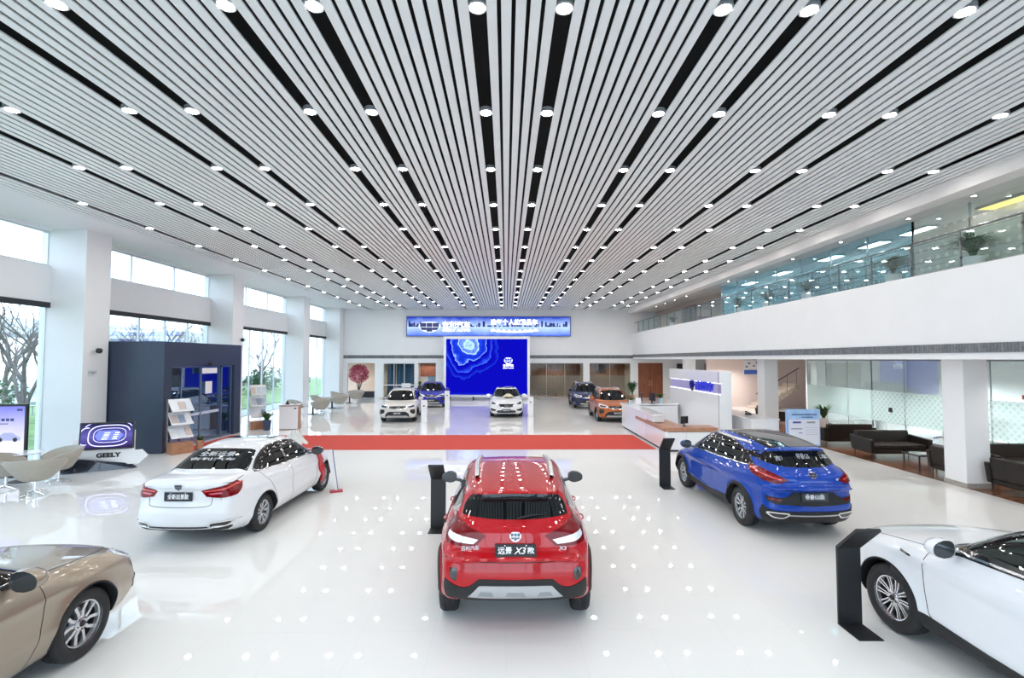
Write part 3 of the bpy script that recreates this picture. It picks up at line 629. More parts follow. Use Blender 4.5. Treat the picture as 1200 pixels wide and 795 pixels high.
# ------------------------------------------------------------------ building a car from its spec
CAR = {}
def own_mat(o, mats):
    for i, m in enumerate(mats):
        if m is None: continue
        o.material_slots[i].link = 'OBJECT'; o.material_slots[i].material = m
def mirror_me(geo, name, mat):
    out = []
    for vs, fs in geo: out.append(both_sides(vs, fs))
    return mesh_of(name, out, mat)
def mirror_shape(side):
    """door mirror: rounded housing, glass facing back, foot"""
    h = MB(); n = 16
    rings = [(.075, .06, .045), (.06, .098, .072), (.015, .118, .088), (-.035, .122, .090), (-.062, .116, .085)]
    vs = []; fs = []
    for x, a, b in rings:
        for k in range(n):
            t = 2*PI*k/n; c, s = math.cos(t), math.sin(t)
            yy = a*math.copysign(abs(c)**.7, c); zz = b*math.copysign(abs(s)**.75, s)
            vs.append((x-.10*max(yy, 0)*.5, (yy+.03)*side, zz*(1-.25*(yy > 0)*yy/a)))
    m = len(rings)
    for i in range(m-1):
        for k in range(n): fs.append((i*n+k, i*n+(k+1) % n, (i+1)*n+(k+1) % n, (i+1)*n+k))
    fs.append(tuple(range(n)))
    h.add(vs, fs)
    g = MB(); last = vs[(m-1)*n:]
    g.add([(x+.006, y, z) for x, y, z in last], [tuple(range(n))])
    f = MB(); f.add([(.03, -.24*side, -.10), (-.05, -.24*side, -.10), (-.05, -.06*side, -.055), (.03, -.06*side, -.055), (.03, -.24*side, -.055), (-.05, -.24*side, -.055), (-.05, -.04*side, -.02), (.03, -.04*side, -.02)],
                   [(0, 1, 2, 3), (4, 5, 6, 7), (0, 1, 5, 4), (1, 2, 6, 5), (2, 3, 7, 6), (3, 0, 4, 7)])
    return h, g, f
def prepare(kind, rim_style, face, h=.024, window_cut=None):
    sp = SPEC[kind]; B = Body(sp); D = dict(B=B, parts=[])
    D['body'] = B.mesh('body', [M('paint_default', (.5, .5, .5)), SEAM], h)
    for (name, mat, pts, d, o) in FEAT[kind]:
        if 'rib' in o: g = ribbon_geo(B, pts, d, o['rib'], o.get('off', .004), closed=bool(o.get('closed')), thick=.006)
        else: g = patch_geo(B, pts, d, o.get('off', .004))
        ms = [mesh_of(name, [g], mat)]
        if o.get('side'): ms.append(mirror_me([g], name, mat))
        for i, me in enumerate(ms): D['parts'].append((name, me, i, o.get('sub')))
    cl = kind in ('hatch', 'cross'); aw = .05 if cl else .016
    for xw in sp['wheels']:
        r = sp['arch']+aw/2-.005; a0 = math.asin(max(-.9, (.27-sp['wr'])/r)); n = 22
        pts = [(xw+r*math.cos(a0+(PI-2*a0)*k/n), .9, sp['wr']+r*math.sin(a0+(PI-2*a0)*k/n)) for k in range(n+1)]
        g = ribbon_geo(B, pts, IN, aw, .007 if cl else .004, smooth=2, thick=.02)
        for i, me in enumerate((mesh_of('wheel_arch_trim', [g], CLAD if cl else SEAM), mirror_me([g], 'wheel_arch_trim', CLAD if cl else SEAM))): D['parts'].append(('wheel_arch_trim', me, i, None))
    D['seams'] = []
    for pts, d, both in SEAMS[kind]:
        g = ribbon_geo(B, pts, d, .008, .0012, thick=.002); D['seams'].append(mesh_of('panel_seam', [g], SEAM))
        if both: D['seams'].append(mesh_of('panel_seam', [both_sides(*g)], SEAM))
    D['tyre'] = tyre_mesh(sp['wr'], sp['tw'], sp['rr']); D['rim'] = rim_mesh(sp['rr'], sp['tw'], rim_style, face, POCKET)
    D['handle'] = []
    for (x, z) in HANDLES[kind]:
        p, g = B.cast(np.array([[x, 0, z]]) @ np.stack([frame_of(IN)[1], frame_of(IN)[2]], 1), *frame_of(IN))
        b = MB(); q = p[0]; b.tube([(q[0]-.105, q[1]+.006, q[2]), (q[0]-.06, q[1]+.026, q[2]+.004), (q[0]+.05, q[1]+.026, q[2]+.004), (q[0]+.10, q[1]+.006, q[2])], [.008, .010, .010, .008], 8)
        D['handle'].append(b)
    CAR[kind] = D
    return D
def build_car(kind, name, colour, loc, rz, label, mirror_mat=None, handle_mat=None, group=None, rim_me=None, scale=1., skip=(), overrides=None):
    D = CAR[kind]; sp = SPEC[kind]; B = D['B']
    root = empty(name, loc, rz, label, 'car', group)
    if scale != 1.: root.scale = (scale,)*3
    body = link('body', D['body'], root); own_mat(body, [colour, None])
    last = {}
    for (nm, me, i, sub) in D['parts']:
        if nm in skip: continue
        par = last.get((sub, i), root) if sub else root
        o = link(nm, me, par)
        if overrides and nm in overrides: own_mat(o, [overrides[nm]])
        last[(nm, i)] = o
    for me in D['seams']: link('panel_seam', me, root)
    w = sp['w']/2-.035-sp['tw']/2
    for xw in sp['wheels']:
        for s in (1, -1):
            t = link('wheel', D['tyre'], root, (xw, s*w, sp['wr'])); 
            if s < 0: t.rotation_euler = (0, 0, PI)
            link('rim', rim_me or D['rim'], t)
    for b in D['handle']:
        for s in (1, -1):
            c = MB(); c.v = [(x, y*s, z) for x, y, z in b.v]; c.f = [f if s > 0 else f[::-1] for f in b.f]; c.mi = b.mi
            c.build('door_handle', handle_mat or colour, root, smooth=True)
    mx, my, mz = MIRROR[kind]
    for s in (1, -1):
        h, g, f = mirror_shape(s)
        o = h.build('door_mirror', mirror_mat or colour, root, (mx, my*s+.06*s, mz+.02), smooth=True, angle=60)
        g.build('mirror_glass', M('mirror_glass', (.06, .065, .07), .06, .3), o); f.build('mirror_foot', GLOSS_BLACK, o)
    return root
def surf(kind, p, d):
    """point and normal of the body hit from p along d"""
    B = CAR[kind]['B']; dd, e1, e2 = frame_of(d); p = np.array(p, float)
    q, g = B.cast(np.array([[p@e1, p@e2]]), dd, e1, e2)
    return Vector(q[0]), Vector(g[0])
def license_plate(car, kind, y, z, text, size, rear=True, w=.44, h=.14, mat=None, parts=None, tw=.36):
    d = FWD if rear else BACK; s = -1 if rear else 1
    pt, _ = surf(kind, (0, y, z+h/2), d); pb, _ = surf(kind, (0, y, z-h/2), d); pm, _ = surf(kind, (0, y, z), d)
    b = MB(); b.prism([(-w/2, -h/2), (w/2, -h/2), (w/2, h/2), (-w/2, h/2)], -.006, .006)
    o = b.build('license_plate', mat or PLATE_MAT, car, bevel=.004)
    right = Vector((0, s, 0)); up = (pt-pb).normalized(); n = right.cross(up); bulge = max(0., (pm-(pt+pb)/2).dot(n))
    m = Matrix((right, up, n)).transposed().to_4x4(); m.translation = (pt+pb)/2+n*(.012+bulge); o.matrix_local = m
    for k in (-1, 1):
        sb = MB().lathe([(.008, .004), (.008, .010), (.004, .012)], 10, (k*w*.26, h*.38, 0)); sb.build('plate_screw', CHROME, o)
    if parts:
        for (t, cx, sz, sh, wd) in parts: put_text('lettering', t, sz, WHITE_INK, o, (cx, -.004, .0075), (1, 0, 0), (0, 1, 0), .002, .0012, sh, width=wd)
    else: put_text('lettering', text, size, WHITE_INK, o, (0, -.004, .0075), (1, 0, 0), (0, 1, 0), .002, .001, width=tw)
    return o
def badge(car, kind, text, size, y, z, mat=None, width=None, shear=0., rear=True):
    s = -1 if rear else 1
    p, g = surf(kind, (0, y, z), FWD if rear else BACK)
    right = Vector((0, s, 0)); up = g.cross(right)
    if up.z < 0: up = -up
    r2 = up.cross(g); 
    return put_text('badge_lettering', text, size, mat or M('badge_silver', (.72, .72, .75), .35, 0), car, p+g*.003, r2, up, .002, .001, shear, width=width)
def emblem(car, kind, w, y, z, rear=True):
    s = -1 if rear else 1
    p, g = surf(kind, (0, y, z), FWD if rear else BACK); right = Vector((0, s, 0)); up = g.cross(right).normalized()
    if up.z < 0: up = -up
    o = link('emblem', emblem_mesh('emblem', w, CHROME, EMB_DARK), car)
    m = Matrix((up.cross(g).normalized(), up, g)).transposed().to_4x4(); m.translation = p+g*.002; o.matrix_local = m
    return o
# ==================================================================== SETTING
ORD = ['first', 'second', 'third', 'fourth', 'fifth', 'sixth', 'seventh', 'eighth', 'ninth', 'tenth', 'eleventh', 'twelfth', 'thirteenth', 'fourteenth', 'fifteenth', 'sixteenth', 'seventeenth', 'eighteenth', 'nineteenth', 'twentieth']
CEIL, YF, YB = 6.93, 38.7, -5.0
WHITE = M('wall_white', (.86, .86, .87), .55, noise=.012, nscale=1.2)
WHITE_GLOSS = M('white_lacquer', (.82, .82, .84), .18, 0, .4)
SLAT = M('slat_aluminium', (.86, .875, .875), .42, 0, noise=.02, nscale=3)
VOID = M('ceiling_void_black', (.006, .007, .008), .9)
STEEL = M('brushed_steel', (.55, .56, .58), .3, 1.)
BLACK = M('matte_black', (.014, .014, .016), .45)
DARKGREY = M('dark_grey', (.06, .065, .07), .5)
PANE = glass_mat('window_pane', (.93, .97, .98), .35, 0, .02)
PART_GLASS = glass_mat('partition_pane', (.90, .95, .94), .26, 0, .02)

def floor_material():
    m = bpy.data.materials.new('polished_white_tile'); m.use_nodes = True; nt = m.node_tree; b = nt.nodes['Principled BSDF']
    tc = nt.nodes.new('ShaderNodeTexCoord'); br = nt.nodes.new('ShaderNodeTexBrick'); br.offset = 0.
    br.inputs['Scale'].default_value = 1.; br.inputs['Brick Width'].default_value = .8; br.inputs['Row Height'].default_value = .8
    br.inputs['Mortar Size'].default_value = .003
    br.inputs['Color1'].default_value = (.86, .855, .84, 1); br.inputs['Color2'].default_value = (.85, .845, .83, 1); br.inputs['Mortar'].default_value = (.80, .79, .775, 1)
    nt.links.new(tc.outputs['Object'], br.inputs['Vector']); nt.links.new(br.outputs['Color'], b.inputs['Base Color'])
    b.inputs['Roughness'].default_value = .022; b.inputs['Specular IOR Level'].default_value = .5
    n = nt.nodes.new('ShaderNodeTexNoise'); n.inputs['Scale'].default_value = 1.6; n.inputs['Detail'].default_value = 1
    bp = nt.nodes.new('ShaderNodeBump'); bp.inputs['Strength'].default_value = .006; bp.inputs['Distance'].default_value = .02
    nt.links.new(tc.outputs['Object'], n.inputs['Vector']); nt.links.new(n.outputs['Fac'], bp.inputs['Height']); nt.links.new(bp.outputs['Normal'], b.inputs['Normal'])
    return m
def wood_material(name, c1, c2, rough=.35, scale=(1, 1, 1), wscale=3., plank=None):
    m = bpy.data.materials.new(name); m.use_nodes = True; nt = m.node_tree; b = nt.nodes['Principled BSDF']
    tc = nt.nodes.new('ShaderNodeTexCoord'); mp = nt.nodes.new('ShaderNodeMapping'); mp.inputs['Scale'].default_value = scale
    w = nt.nodes.new('ShaderNodeTexNoise'); w.inputs['Scale'].default_value = wscale; w.inputs['Detail'].default_value = 5; w.inputs['Distortion'].default_value = .6
    r = nt.nodes.new('ShaderNodeValToRGB'); r.color_ramp.elements[0].color = (*c1, 1); r.color_ramp.elements[1].color = (*c2, 1)
    r.color_ramp.elements[0].position = .35; r.color_ramp.elements[1].position = .65
    nt.links.new(tc.outputs['Object'], mp.inputs['Vector']); nt.links.new(mp.outputs[0], w.inputs['Vector']); nt.links.new(w.outputs['Fac'], r.inputs['Fac'])
    out = r.outputs['Color']
    if plank:
        br = nt.nodes.new('ShaderNodeTexBrick'); br.inputs['Scale'].default_value = 1; br.inputs['Brick Width'].default_value = plank[0]; br.inputs['Row Height'].default_value = plank[1]
        br.inputs['Mortar Size'].default_value = .004; br.inputs['Color1'].default_value = (1, 1, 1, 1); br.inputs['Color2'].default_value = (.72, .72, .72, 1); br.inputs['Mortar'].default_value = (.3, .3, .3, 1)
        mx = nt.nodes.new('ShaderNodeMix'); mx.data_type = 'RGBA'; mx.blend_type = 'MULTIPLY'; mx.inputs['Factor'].default_value = 1
        nt.links.new(tc.outputs['Object'], br.inputs['Vector']); nt.links.new(out, mx.inputs['A']); nt.links.new(br.outputs['Color'], mx.inputs['B']); out = mx.outputs['Result']
    nt.links.new(out, b.inputs['Base Color']); b.inputs['Roughness'].default_value = rough
    return m
WOOD_RED = wood_material('reddish_wood', (.20, .060, .028), (.30, .10, .048), .35, (6, 6, .6))
WOOD_FLOOR = wood_material('wood_planks', (.20, .075, .035), (.33, .13, .06), .22, (1, 8, 8), 3., (1.2, .14))
WOOD_LIGHT = wood_material('orange_wood', (.36, .16, .085), (.46, .22, .12), .35, (2, 2, 5))
WOOD_OFFICE = wood_material('office_wood', (.15, .07, .035), (.26, .13, .07), .4, (3, 3, .5))
def S(name, mb, mat, parent=None, **k):
    o = mb.build(name, mat, parent, **k)
    if parent is None: o['kind'] = 'structure'
    return o
def frosted(name, scale, kind, dens=.85, tint=(.82, .88, .87), base=0.):
    """printed white film on glass: diamonds or dots, see-through between them; coordinates of the object (u = longest horizontal, z)"""
    m = bpy.data.materials.new(name); m.use_nodes = True; nt = m.node_tree; nt.nodes.clear()
    o = nt.nodes.new('ShaderNodeOutputMaterial'); mx = nt.nodes.new('ShaderNodeMixShader'); t = nt.nodes.new('ShaderNodeBsdfTransparent')
    t.inputs['Color'].default_value = (.80, .88, .87, 1)
    d = nt.nodes.new('ShaderNodeBsdfDiffuse'); d.inputs['Color'].default_value = (*tint, 1)
    tr = nt.nodes.new('ShaderNodeBsdfTranslucent'); tr.inputs['Color'].default_value = (*tint, 1); ad = nt.nodes.new('ShaderNodeMixShader'); ad.inputs['Fac'].default_value = .5
    nt.links.new(d.outputs[0], ad.inputs[1]); nt.links.new(tr.outputs[0], ad.inputs[2])
    tc = nt.nodes.new('ShaderNodeTexCoord'); sx = nt.nodes.new('ShaderNodeSeparateXYZ'); nt.links.new(tc.outputs['Object'], sx.inputs[0])
    def math(op, a, b=None, c=None):
        n = nt.nodes.new('ShaderNodeMath'); n.operation = op
        for i, v in enumerate((a, b, c)):
            if v is None: continue
            if isinstance(v, (int, float)): n.inputs[i].default_value = v
            else: nt.links.new(v, n.inputs[i])
        return n.outputs[0]
    u = math('ADD', sx.outputs['X'], sx.outputs['Y']); v = sx.outputs['Z']
    if kind == 'diamond':
        a = math('PINGPONG', math('MULTIPLY', math('ADD', u, v), scale), 1); b = math('PINGPONG', math('MULTIPLY', math('SUBTRACT', u, v), scale), 1)
        f = math('GREATER_THAN', math('MAXIMUM', a, b), .62)
        f = math('MULTIPLY_ADD', f, dens, base)
    elif kind == 'dots':
        a = math('SUBTRACT', math('FRACT', math('MULTIPLY', u, scale)), .5); b = math('SUBTRACT', math('FRACT', math('MULTIPLY', v, scale)), .5)
        r = math('ADD', math('MULTIPLY', a, a), math('MULTIPLY', b, b))
        f = math('MULTIPLY_ADD', math('LESS_THAN', r, .05), base, dens)
    else:
        f = None
    if f is None: mx.inputs['Fac'].default_value = dens
    else: nt.links.new(f, mx.inputs['Fac'])
    nt.links.new(t.outputs[0], mx.inputs[1]); nt.links.new(ad.outputs[0], mx.inputs[2]); nt.links.new(mx.outputs[0], o.inputs['Surface'])
    return m

# ---- floor
S('floor', MB().box(-13.9, 20, YB, 46, -.2, 0), floor_material())
S('floor_wood', MB().box(10.8, 15.0, 4, 24.3, 0.0005, .006), WOOD_FLOOR)
# ---- slatted ceiling: metal slats under a black void, dark slots between the runs carry the downlights
BANDS = [-10.65, -8.72, -7.76, -5.93, -4.95, -3.10, -2.13, -.32, .65, 2.43, 3.40, 5.17, 6.15, 7.95, 8.92]
XL, XR = -11.4, 9.62
c = MB(); edges = [XL]+[v for b in BANDS for v in (b-.10, b+.10)]+[XR]
for i in range(0, len(edges), 2):
    a, b = edges[i], edges[i+1]; n = max(1, round((b-a+.048)/.163)); pitch = (b-a+.048)/n
    for k in range(n):
        x = a+k*pitch; c.box(x, x+pitch-.048, YB, YF, CEIL, CEIL+.022)
c.box(XL-.1, XR+.1, YB, YF, CEIL+.34, CEIL+.4, 1)
c.box(XL-.06, XL-.02, YB, YF, CEIL-.0, CEIL+.4, 2); c.box(XR+.02, XR+.06, YB, YF, CEIL-.0, CEIL+.4, 2)
S('ceiling', c, [SLAT, VOID, WHITE])
S('ceiling_margin', MB().box(-14.1, XL-.06, YB, YF, CEIL+.05, CEIL+.45), WHITE)
# ---- left wall: piers, lintels, windows
YC = [6.75, 14.95, 23.0, 31.05, 37.74]; XW = -13.85; CW = .95
lw = MB()
lw.box(XW-.2, XW+.05, YB, YF, 4.74, 5.85)                     # lintel band
lw.box(XW-.2, XW+.05, YB, YF, CEIL-.02, CEIL+.4)
lw.box(XW-.2, XW+.05, YB, 2.0, 0, 4.74)
S('wall_left', lw, WHITE)
for i, y in enumerate(YC):
    p = S('pillar_left', MB().box(XW-.25, -12.75, y, y+CW, 0, CEIL+.06), WHITE, bevel=.012)
MULL = M('window_mullion', (.72, .76, .80), .35, .3)
BLIND = M('blind_box_black', (.02, .022, .028), .6)
def window(n, y0, y1, z0, z1, step, blind=True, x=XW-.08):
    fr = MB()
    for a, b in ((z0, z0+.05), (z1-.05, z1)): fr.box(x-.04, x+.04, y0, y1, a, b)
    k = max(1, round((y1-y0)/step))
    for i in range(k+1):
        y = y0+(y1-y0)*i/k; fr.box(x-.035, x+.035, y-.025, y+.025, z0, z1)
    o = S('window_%d' % n, fr, MULL)
    MB().box(x-.008, x+.008, y0, y1, z0, z1).build('pane', PANE, o)
    if blind: MB().box(x+.05, x+.16, y0, y1, z1-.16, z1).build('blind_box', BLIND, o)
    return o
ends = [(2.0, YC[0])]+[(YC[i]+CW, YC[i+1]) for i in range(4)]
nw = 1
for i, (a, b) in enumerate(ends):
    window(nw, a, b, 0, 4.74, 1.45); nw += 1
    window(nw, a, b, 5.85, CEIL-.02, 2.8, False); nw += 1
# ---- far wall with the bulkhead over a row of glazed rooms
fw = MB(); fw.box(-14.1, 10.03, YF, YF+.3, 2.72, CEIL+.4)
fw.box(-14.1, -12.45, YF, YF+.3, 0, 2.72)
PIERS = [(-10.3, -9.62), (-7.2, -6.93), (-5.52, -4.0), (-4.0, 1.75), (6.1, 6.6), (9.83, 10.43), (12.4, 13.5), (14.7, 15.7), (17, 20)]
for a, b in PIERS: fw.box(a, b, YF, YF+.3, 0, 2.72)
fw.box(10.03, 20, YF, YF+.3, 2.72, 3.1)
S('wall_back', fw, WHITE)
GROOVE = wood_material('grey_mosaic', (.15, .155, .165), (.24, .25, .26), .35, (2, 2, 2), 6., (.18, .07))
S('trim_1', MB().box(-13, 10.02, YF-.03, YF-.002, 3.08, 3.33), GROOVE)
# rooms behind
rm = MB(); rm.box(-14, 20, YF+4.0, YF+4.2, 0, 3.0); rm.box(-14, 20, YF+.3, YF+4, 2.76, 2.9)
for x in (-10.2, -7.1, -4.2, 1.9, 6.35, 10.2): rm.box(x-.08, x+.08, YF+.3, YF+4, 0, 2.8)
S('wall_rooms', rm, M('room_beige', (.62, .52, .43), .6, noise=.05, nscale=2))
# ---- right side: mezzanine parapet, soffit, columns
S('wall_right', MB().box(10.03, 10.28, YB, YF, 3.02, 5.06), WHITE)
S('trim_2', MB().box(10.0, 10.028, YB, YF, 3.17, 3.37), GROOVE)
S('ceiling_soffit', MB().box(10.28, 20, YB, YF, 3.02, 3.2), M('soffit_cream', (.78, .72, .68), .6, noise=.02))
S('floor_mezzanine', MB().box(10.28, 20, YB, YF, 4.86, 5.0), M('mezzanine_floor', (.45, .42, .4), .3, noise=.05))
S('beam_right', MB().box(XR+.06, 10.12, YB, YF, 6.62, CEIL+.4).box(XR+.02, XR+.1, YB, YF, CEIL-.06, CEIL+.4), M('beam_pinkish_white', (.86, .82, .81), .55, noise=.02))
S('ceiling_mezzanine', MB().box(10.12, 20, YB, YF, 6.72, 6.9), M('mezzanine_ceiling', (.66, .65, .65), .6, noise=.03))
YRC = [2.6, 11.47, 20.4, 29.3]
for y in YRC:
    S('pillar_right', MB().box(10.78, 11.36, y, y+.58, .0, 3.02), WHITE, bevel=.01)
    S('baseboard_pillar', MB().box(10.765, 11.375, y-.015, y+.595, 0, .12), M('skirting_stone', (.36, .33, .30), .3, noise=.2, nscale=20))
S('wall_end', MB().box(20, 20.2, YB, 46, 0, 7), WHITE)
S('wall_stair', MB().box(12.75, 20, 31, 31.2, 0, 3.05), M('pinkish_wall', (.74, .62, .58), .6, noise=.02))
# ---- front façade behind the photographer: glazed between piers
ff = MB(); ff.box(-14.1, 20, YB-.3, YB, 6.4, CEIL+.4)
for x in (-13.9, -6, 2, 10, 19.6): ff.box(x-.4, x+.4, YB-.3, YB, 0, 6.4)
S('wall_front', ff, WHITE)
f2 = MB()
for k in range(21): f2.box(-13.9+k*1.65-.03, -13.9+k*1.65+.03, YB-.2, YB-.12, 0, 6.4)
for z in (0, 3.0, 6.35): f2.box(-13.9, 19.6, YB-.2, YB-.12, z, z+.06)
wf = S('window_40', f2, MULL); MB().box(-13.9, 19.6, YB-.165, YB-.155, 0, 6.4).build('pane', PANE, wf)

# ---- glazed rooms of the far wall
def glazing(n, x0, x1, y, z0, z1, step, film=None, fz=(.6, 1.7), frame=MULL, pane=PART_GLASS):
    f = MB(); k = max(1, round((x1-x0)/step))
    for i in range(k+1):
        x = x0+(x1-x0)*i/k; f.box(x-.02, x+.02, y-.03, y+.03, z0, z1)
    f.box(x0, x1, y-.03, y+.03, z0, z0+.06); f.box(x0, x1, y-.03, y+.03, z1-.06, z1)
    o = S('window_%d' % n, f, frame); MB().box(x0, x1, y-.006, y+.006, z0, z1).build('pane', pane, o)
    if film: MB().box(x0, x1, y-.02, y-.012, *fz).build('frosted_film', film, o)
    return o
FILM_FAR = frosted('film_diamond_far', 10., 'diamond', .38, (.70, .64, .58), base=.0)
FARG = glass_mat('far_pane', (.90, .88, .85), .2, 0, .01)
glazing(20, 1.75, 6.1, YF+.15, 0, 2.72, 1.45, FILM_FAR, (.25, 1.75), M('far_frame', (.40, .36, .33), .4, .4), FARG)
glazing(21, 6.6, 9.83, YF+.15, 0, 2.72, 1.6, FILM_FAR, (.25, 1.75), M('far_frame', (.40, .36, .33), .4, .4), FARG)
glazing(22, -9.62, -7.2, YF+.15, 0, 2.72, .9)
S('trim_3', MB().box(-9.62, -7.2, YF+.1, YF+.2, .95, 1.02), WHITE)
S('wall_office_panel', MB().box(1.98, 6.27, YF+3.2, YF+3.9, 0, 2.76).box(6.43, 10.12, YF+3.2, YF+3.9, 0, 2.76), WOOD_OFFICE)
S('wall_corner_panel', MB().box(-6.93, -5.52, YF+1.2, YF+1.3, 1.62, 2.72), WOOD_RED)
S('wall_corner_room', MB().box(-7.0, -5.4, YF+1.3, YF+1.4, 0, 2.72), M('room_white', (.75, .74, .72), .6))
# wood door to the right of the corner
d = S('door_1', MB().box(10.43, 12.4, YF+.05, YF+.15, 0, 2.72), WOOD_RED)
MB().box(11.405, 11.425, YF+.04, YF+.06, 0, 2.7).build('door_gap', SEAM, d)
for x in (11.32, 11.5): MB().tube([(x, YF+.05, .95), (x, YF-.02, .98), (x, YF-.02, 1.3), (x, YF+.05, 1.33)], .014).build('door_handle', STEEL, d)
glazing(23, 13.5, 14.7, YF+.15, 0, 2.72, 1.2); glazing(24, 15.7, 17, YF+.15, 0, 2.72, 1.3)
S('wall_far_office', MB().box(13.2, 17.2, YF+1, YF+1.2, 0, 2.76), M('office_brown', (.25, .18, .14), .6, noise=.1))

# ---- glass partition on the right, with a frosted band
FILM_R = frosted('film_diamond_right', 9., 'diamond', .20, base=.40); FILM_P = frosted('film_plain_right', 1, 'plain', .45)
def part_right(n, y0, y1, film):
    f = MB(); k = max(1, round((y1-y0)/1.5)); X = 15.0
    for i in range(k+1):
        y = y0+(y1-y0)*i/k; f.box(X-.012, X+.012, y-.012, y+.012, 0, 3.02)
    f.box(X-.03, X+.03, y0, y1, 0, .08); f.box(X-.03, X+.03, y0, y1, 2.96, 3.02)
    o = S('window_%d' % n, f, M('partition_frame', (.30, .34, .36), .35, .6)); MB().box(X-.006, X+.006, y0, y1, .02, 3.0).build('pane', PART_GLASS, o)
    MB().box(X-.02, X-.012, y0, y1, .55, 1.76).build('frosted_film', film, o)
    return o
part_right(30, 4, 13.4, FILM_P); pr = part_right(31, 13.4, 20.0, FILM_R); part_right(32, 20.0, 24.3, FILM_P)
S('wall_meeting', MB().box(15.0, 20, 24.3, 24.45, 0, 3.02), M('meeting_wall', (.84, .85, .85), .6, noise=.02))
# upper floor: office glass along the corridor
FILM_T = frosted('film_dots_teal', 5., 'dots', .24, (.66, .82, .88), base=.16); FILM_G = frosted('film_dots_grey', 4., 'dots', .50, (.72, .69, .66), base=.30)
def part_up(n, y0, y1, film, fz, pane):
    X = 10.95; f = MB(); k = max(1, round((y1-y0)/1.6))
    for i in range(k+1):
        y = y0+(y1-y0)*i/k; f.box(X-.02, X+.02, y-.02, y+.02, 5.0, 6.72)
    o = S('window_%d' % n, f, M('upper_frame', (.42, .5, .54), .4, .4)); MB().box(X-.006, X+.006, y0, y1, 5.0, 6.72).build('pane', pane, o)
    MB().box(X-.02, X-.012, y0, y1, *fz).build('frosted_film', film, o)
TEAL = glass_mat('teal_pane', (.70, .86, .91), .25, 0, .03)
part_up(33, 12.95, 24.6, FILM_T, (5.0, 6.25), TEAL); part_up(34, YB, 12.95, FILM_G, (5.0, 6.38), PART_GLASS)
S('wall_upper', MB().box(15.5, 15.7, YB, 24.6, 5.0, 6.72).box(10.95, 15.7, 24.6, 24.7, 5.0, 6.72), M('upper_bluegrey', (.55, .70, .76), .6, noise=.04))
S('wall_upper_end', MB().box(11.9, 20, 24.75, 38.5, 5.0, 6.72), M('upper_brown', (.50, .40, .35), .6, noise=.05))
S('door_2', MB().box(11.86, 11.9, 30.4, 32.6, 5.0, 6.45), M('upper_door', (.10, .085, .08), .5))
S('wall_upper_far', MB().box(10.03, 20, YF, YF+.3, 5.0, 7.3), WHITE)
S('wall_mezzanine_front', MB().box(10.0, 20, YB-.3, YB, 3.0, 7.3), WHITE)
# ==================================================================== FITTINGS
LAMP = M('downlight_lens', (1, 1, 1), .4, emit=(1, .97, .93), es=LAMP_E)
LAMP_RING = M('downlight_ring', (.35, .35, .36), .5)
ring = MB(); ring.lathe([(.001, .045), (.086, .045), (.086, -.012), (.102, -.016), (.112, -.008), (.112, .05), (.001, .05)], 20, cap=False)
ring_me = ring.mesh('ceiling_light', LAMP_RING, True)
disc = MB(); disc.lathe([(.0005, -.012), (.085, -.012)], 20, cap=False); disc_me = disc.mesh('lamp_lens', LAMP, True)
ROWS = [5.31+2.335*k for k in range(-2, 14)]
first = None
for bi, x in enumerate(BANDS):
    for ri, y in enumerate(ROWS):
        o = link('ceiling_light', ring_me, None, (x, y, CEIL+.018))
        tag(o, 'round white downlight in the %s dark slot from left, %s row from far wall' % (ORD[bi], ORD[len(ROWS)-1-ri]), 'ceiling light', 'downlights in the slatted ceiling')
        link('lamp_lens', disc_me, o)
# mezzanine ceiling panels and spots
PANEL_E = M('office_light_panel', (1, 1, 1), .4, emit=(.92, .97, 1), es=9.)
for i, y in enumerate((13.7, 15.4, 17.5, 20.6, 23.4)):
    o = MB().box(-.20, .20, -.50, .50, .0, .05).build('office_ceiling_light', M('panel_housing', (.7, .7, .7), .4), None, (11.75, y, 6.665))
    MB().box(-.17, .17, -.47, .47, -.006, .0).build('diffuser', PANEL_E, o)
    tag(o, 'rectangular white ceiling panel light in the upper glass office, %s from the near end' % ORD[i], 'ceiling light', 'panel lights in the upper office')
SPOT_E = M('spot_lens', (1, 1, 1), .4, emit=(1, .95, .88), es=25.)
spot_me = MB().lathe([(.05, .02), (.05, -.01), (.07, -.012), (.075, .02)], 16, cap=False).mesh('spot_light', LAMP_RING, True)
slens = MB().lathe([(.0005, -.004), (.049, -.004)], 16, cap=False).mesh('lamp_lens', SPOT_E)
sp = [11.2+0*i for i in range(12)]
for i, y in enumerate((7.2, 9.0, 10.8, 12.6, 15.2, 17.8, 20.4, 23.0, 28.5, 30.4, 32.3, 34.2)):
    o = link('spot_light', spot_me, None, (10.55, y, 6.715)); link('lamp_lens', slens, o)
    tag(o, 'small recessed spot over the upper corridor, %s from the near end' % ORD[i], 'spot light', 'spots over the upper corridor')
o = MB().box(-.45, .45, -1.5, 1.5, 0, .05).build('yellow_light_panel', M('panel_housing', (.7, .7, .7)), None, (11.9, 10.2, 6.665))
MB().box(-.42, .42, -1.46, 1.46, -.006, 0).build('diffuser', M('yellow_diffuser', (1, .9, .4), .4, emit=(1, .70, .14), es=.9), o)
tag(o, 'long yellow glowing ceiling panel above the near upper glass', 'ceiling light')

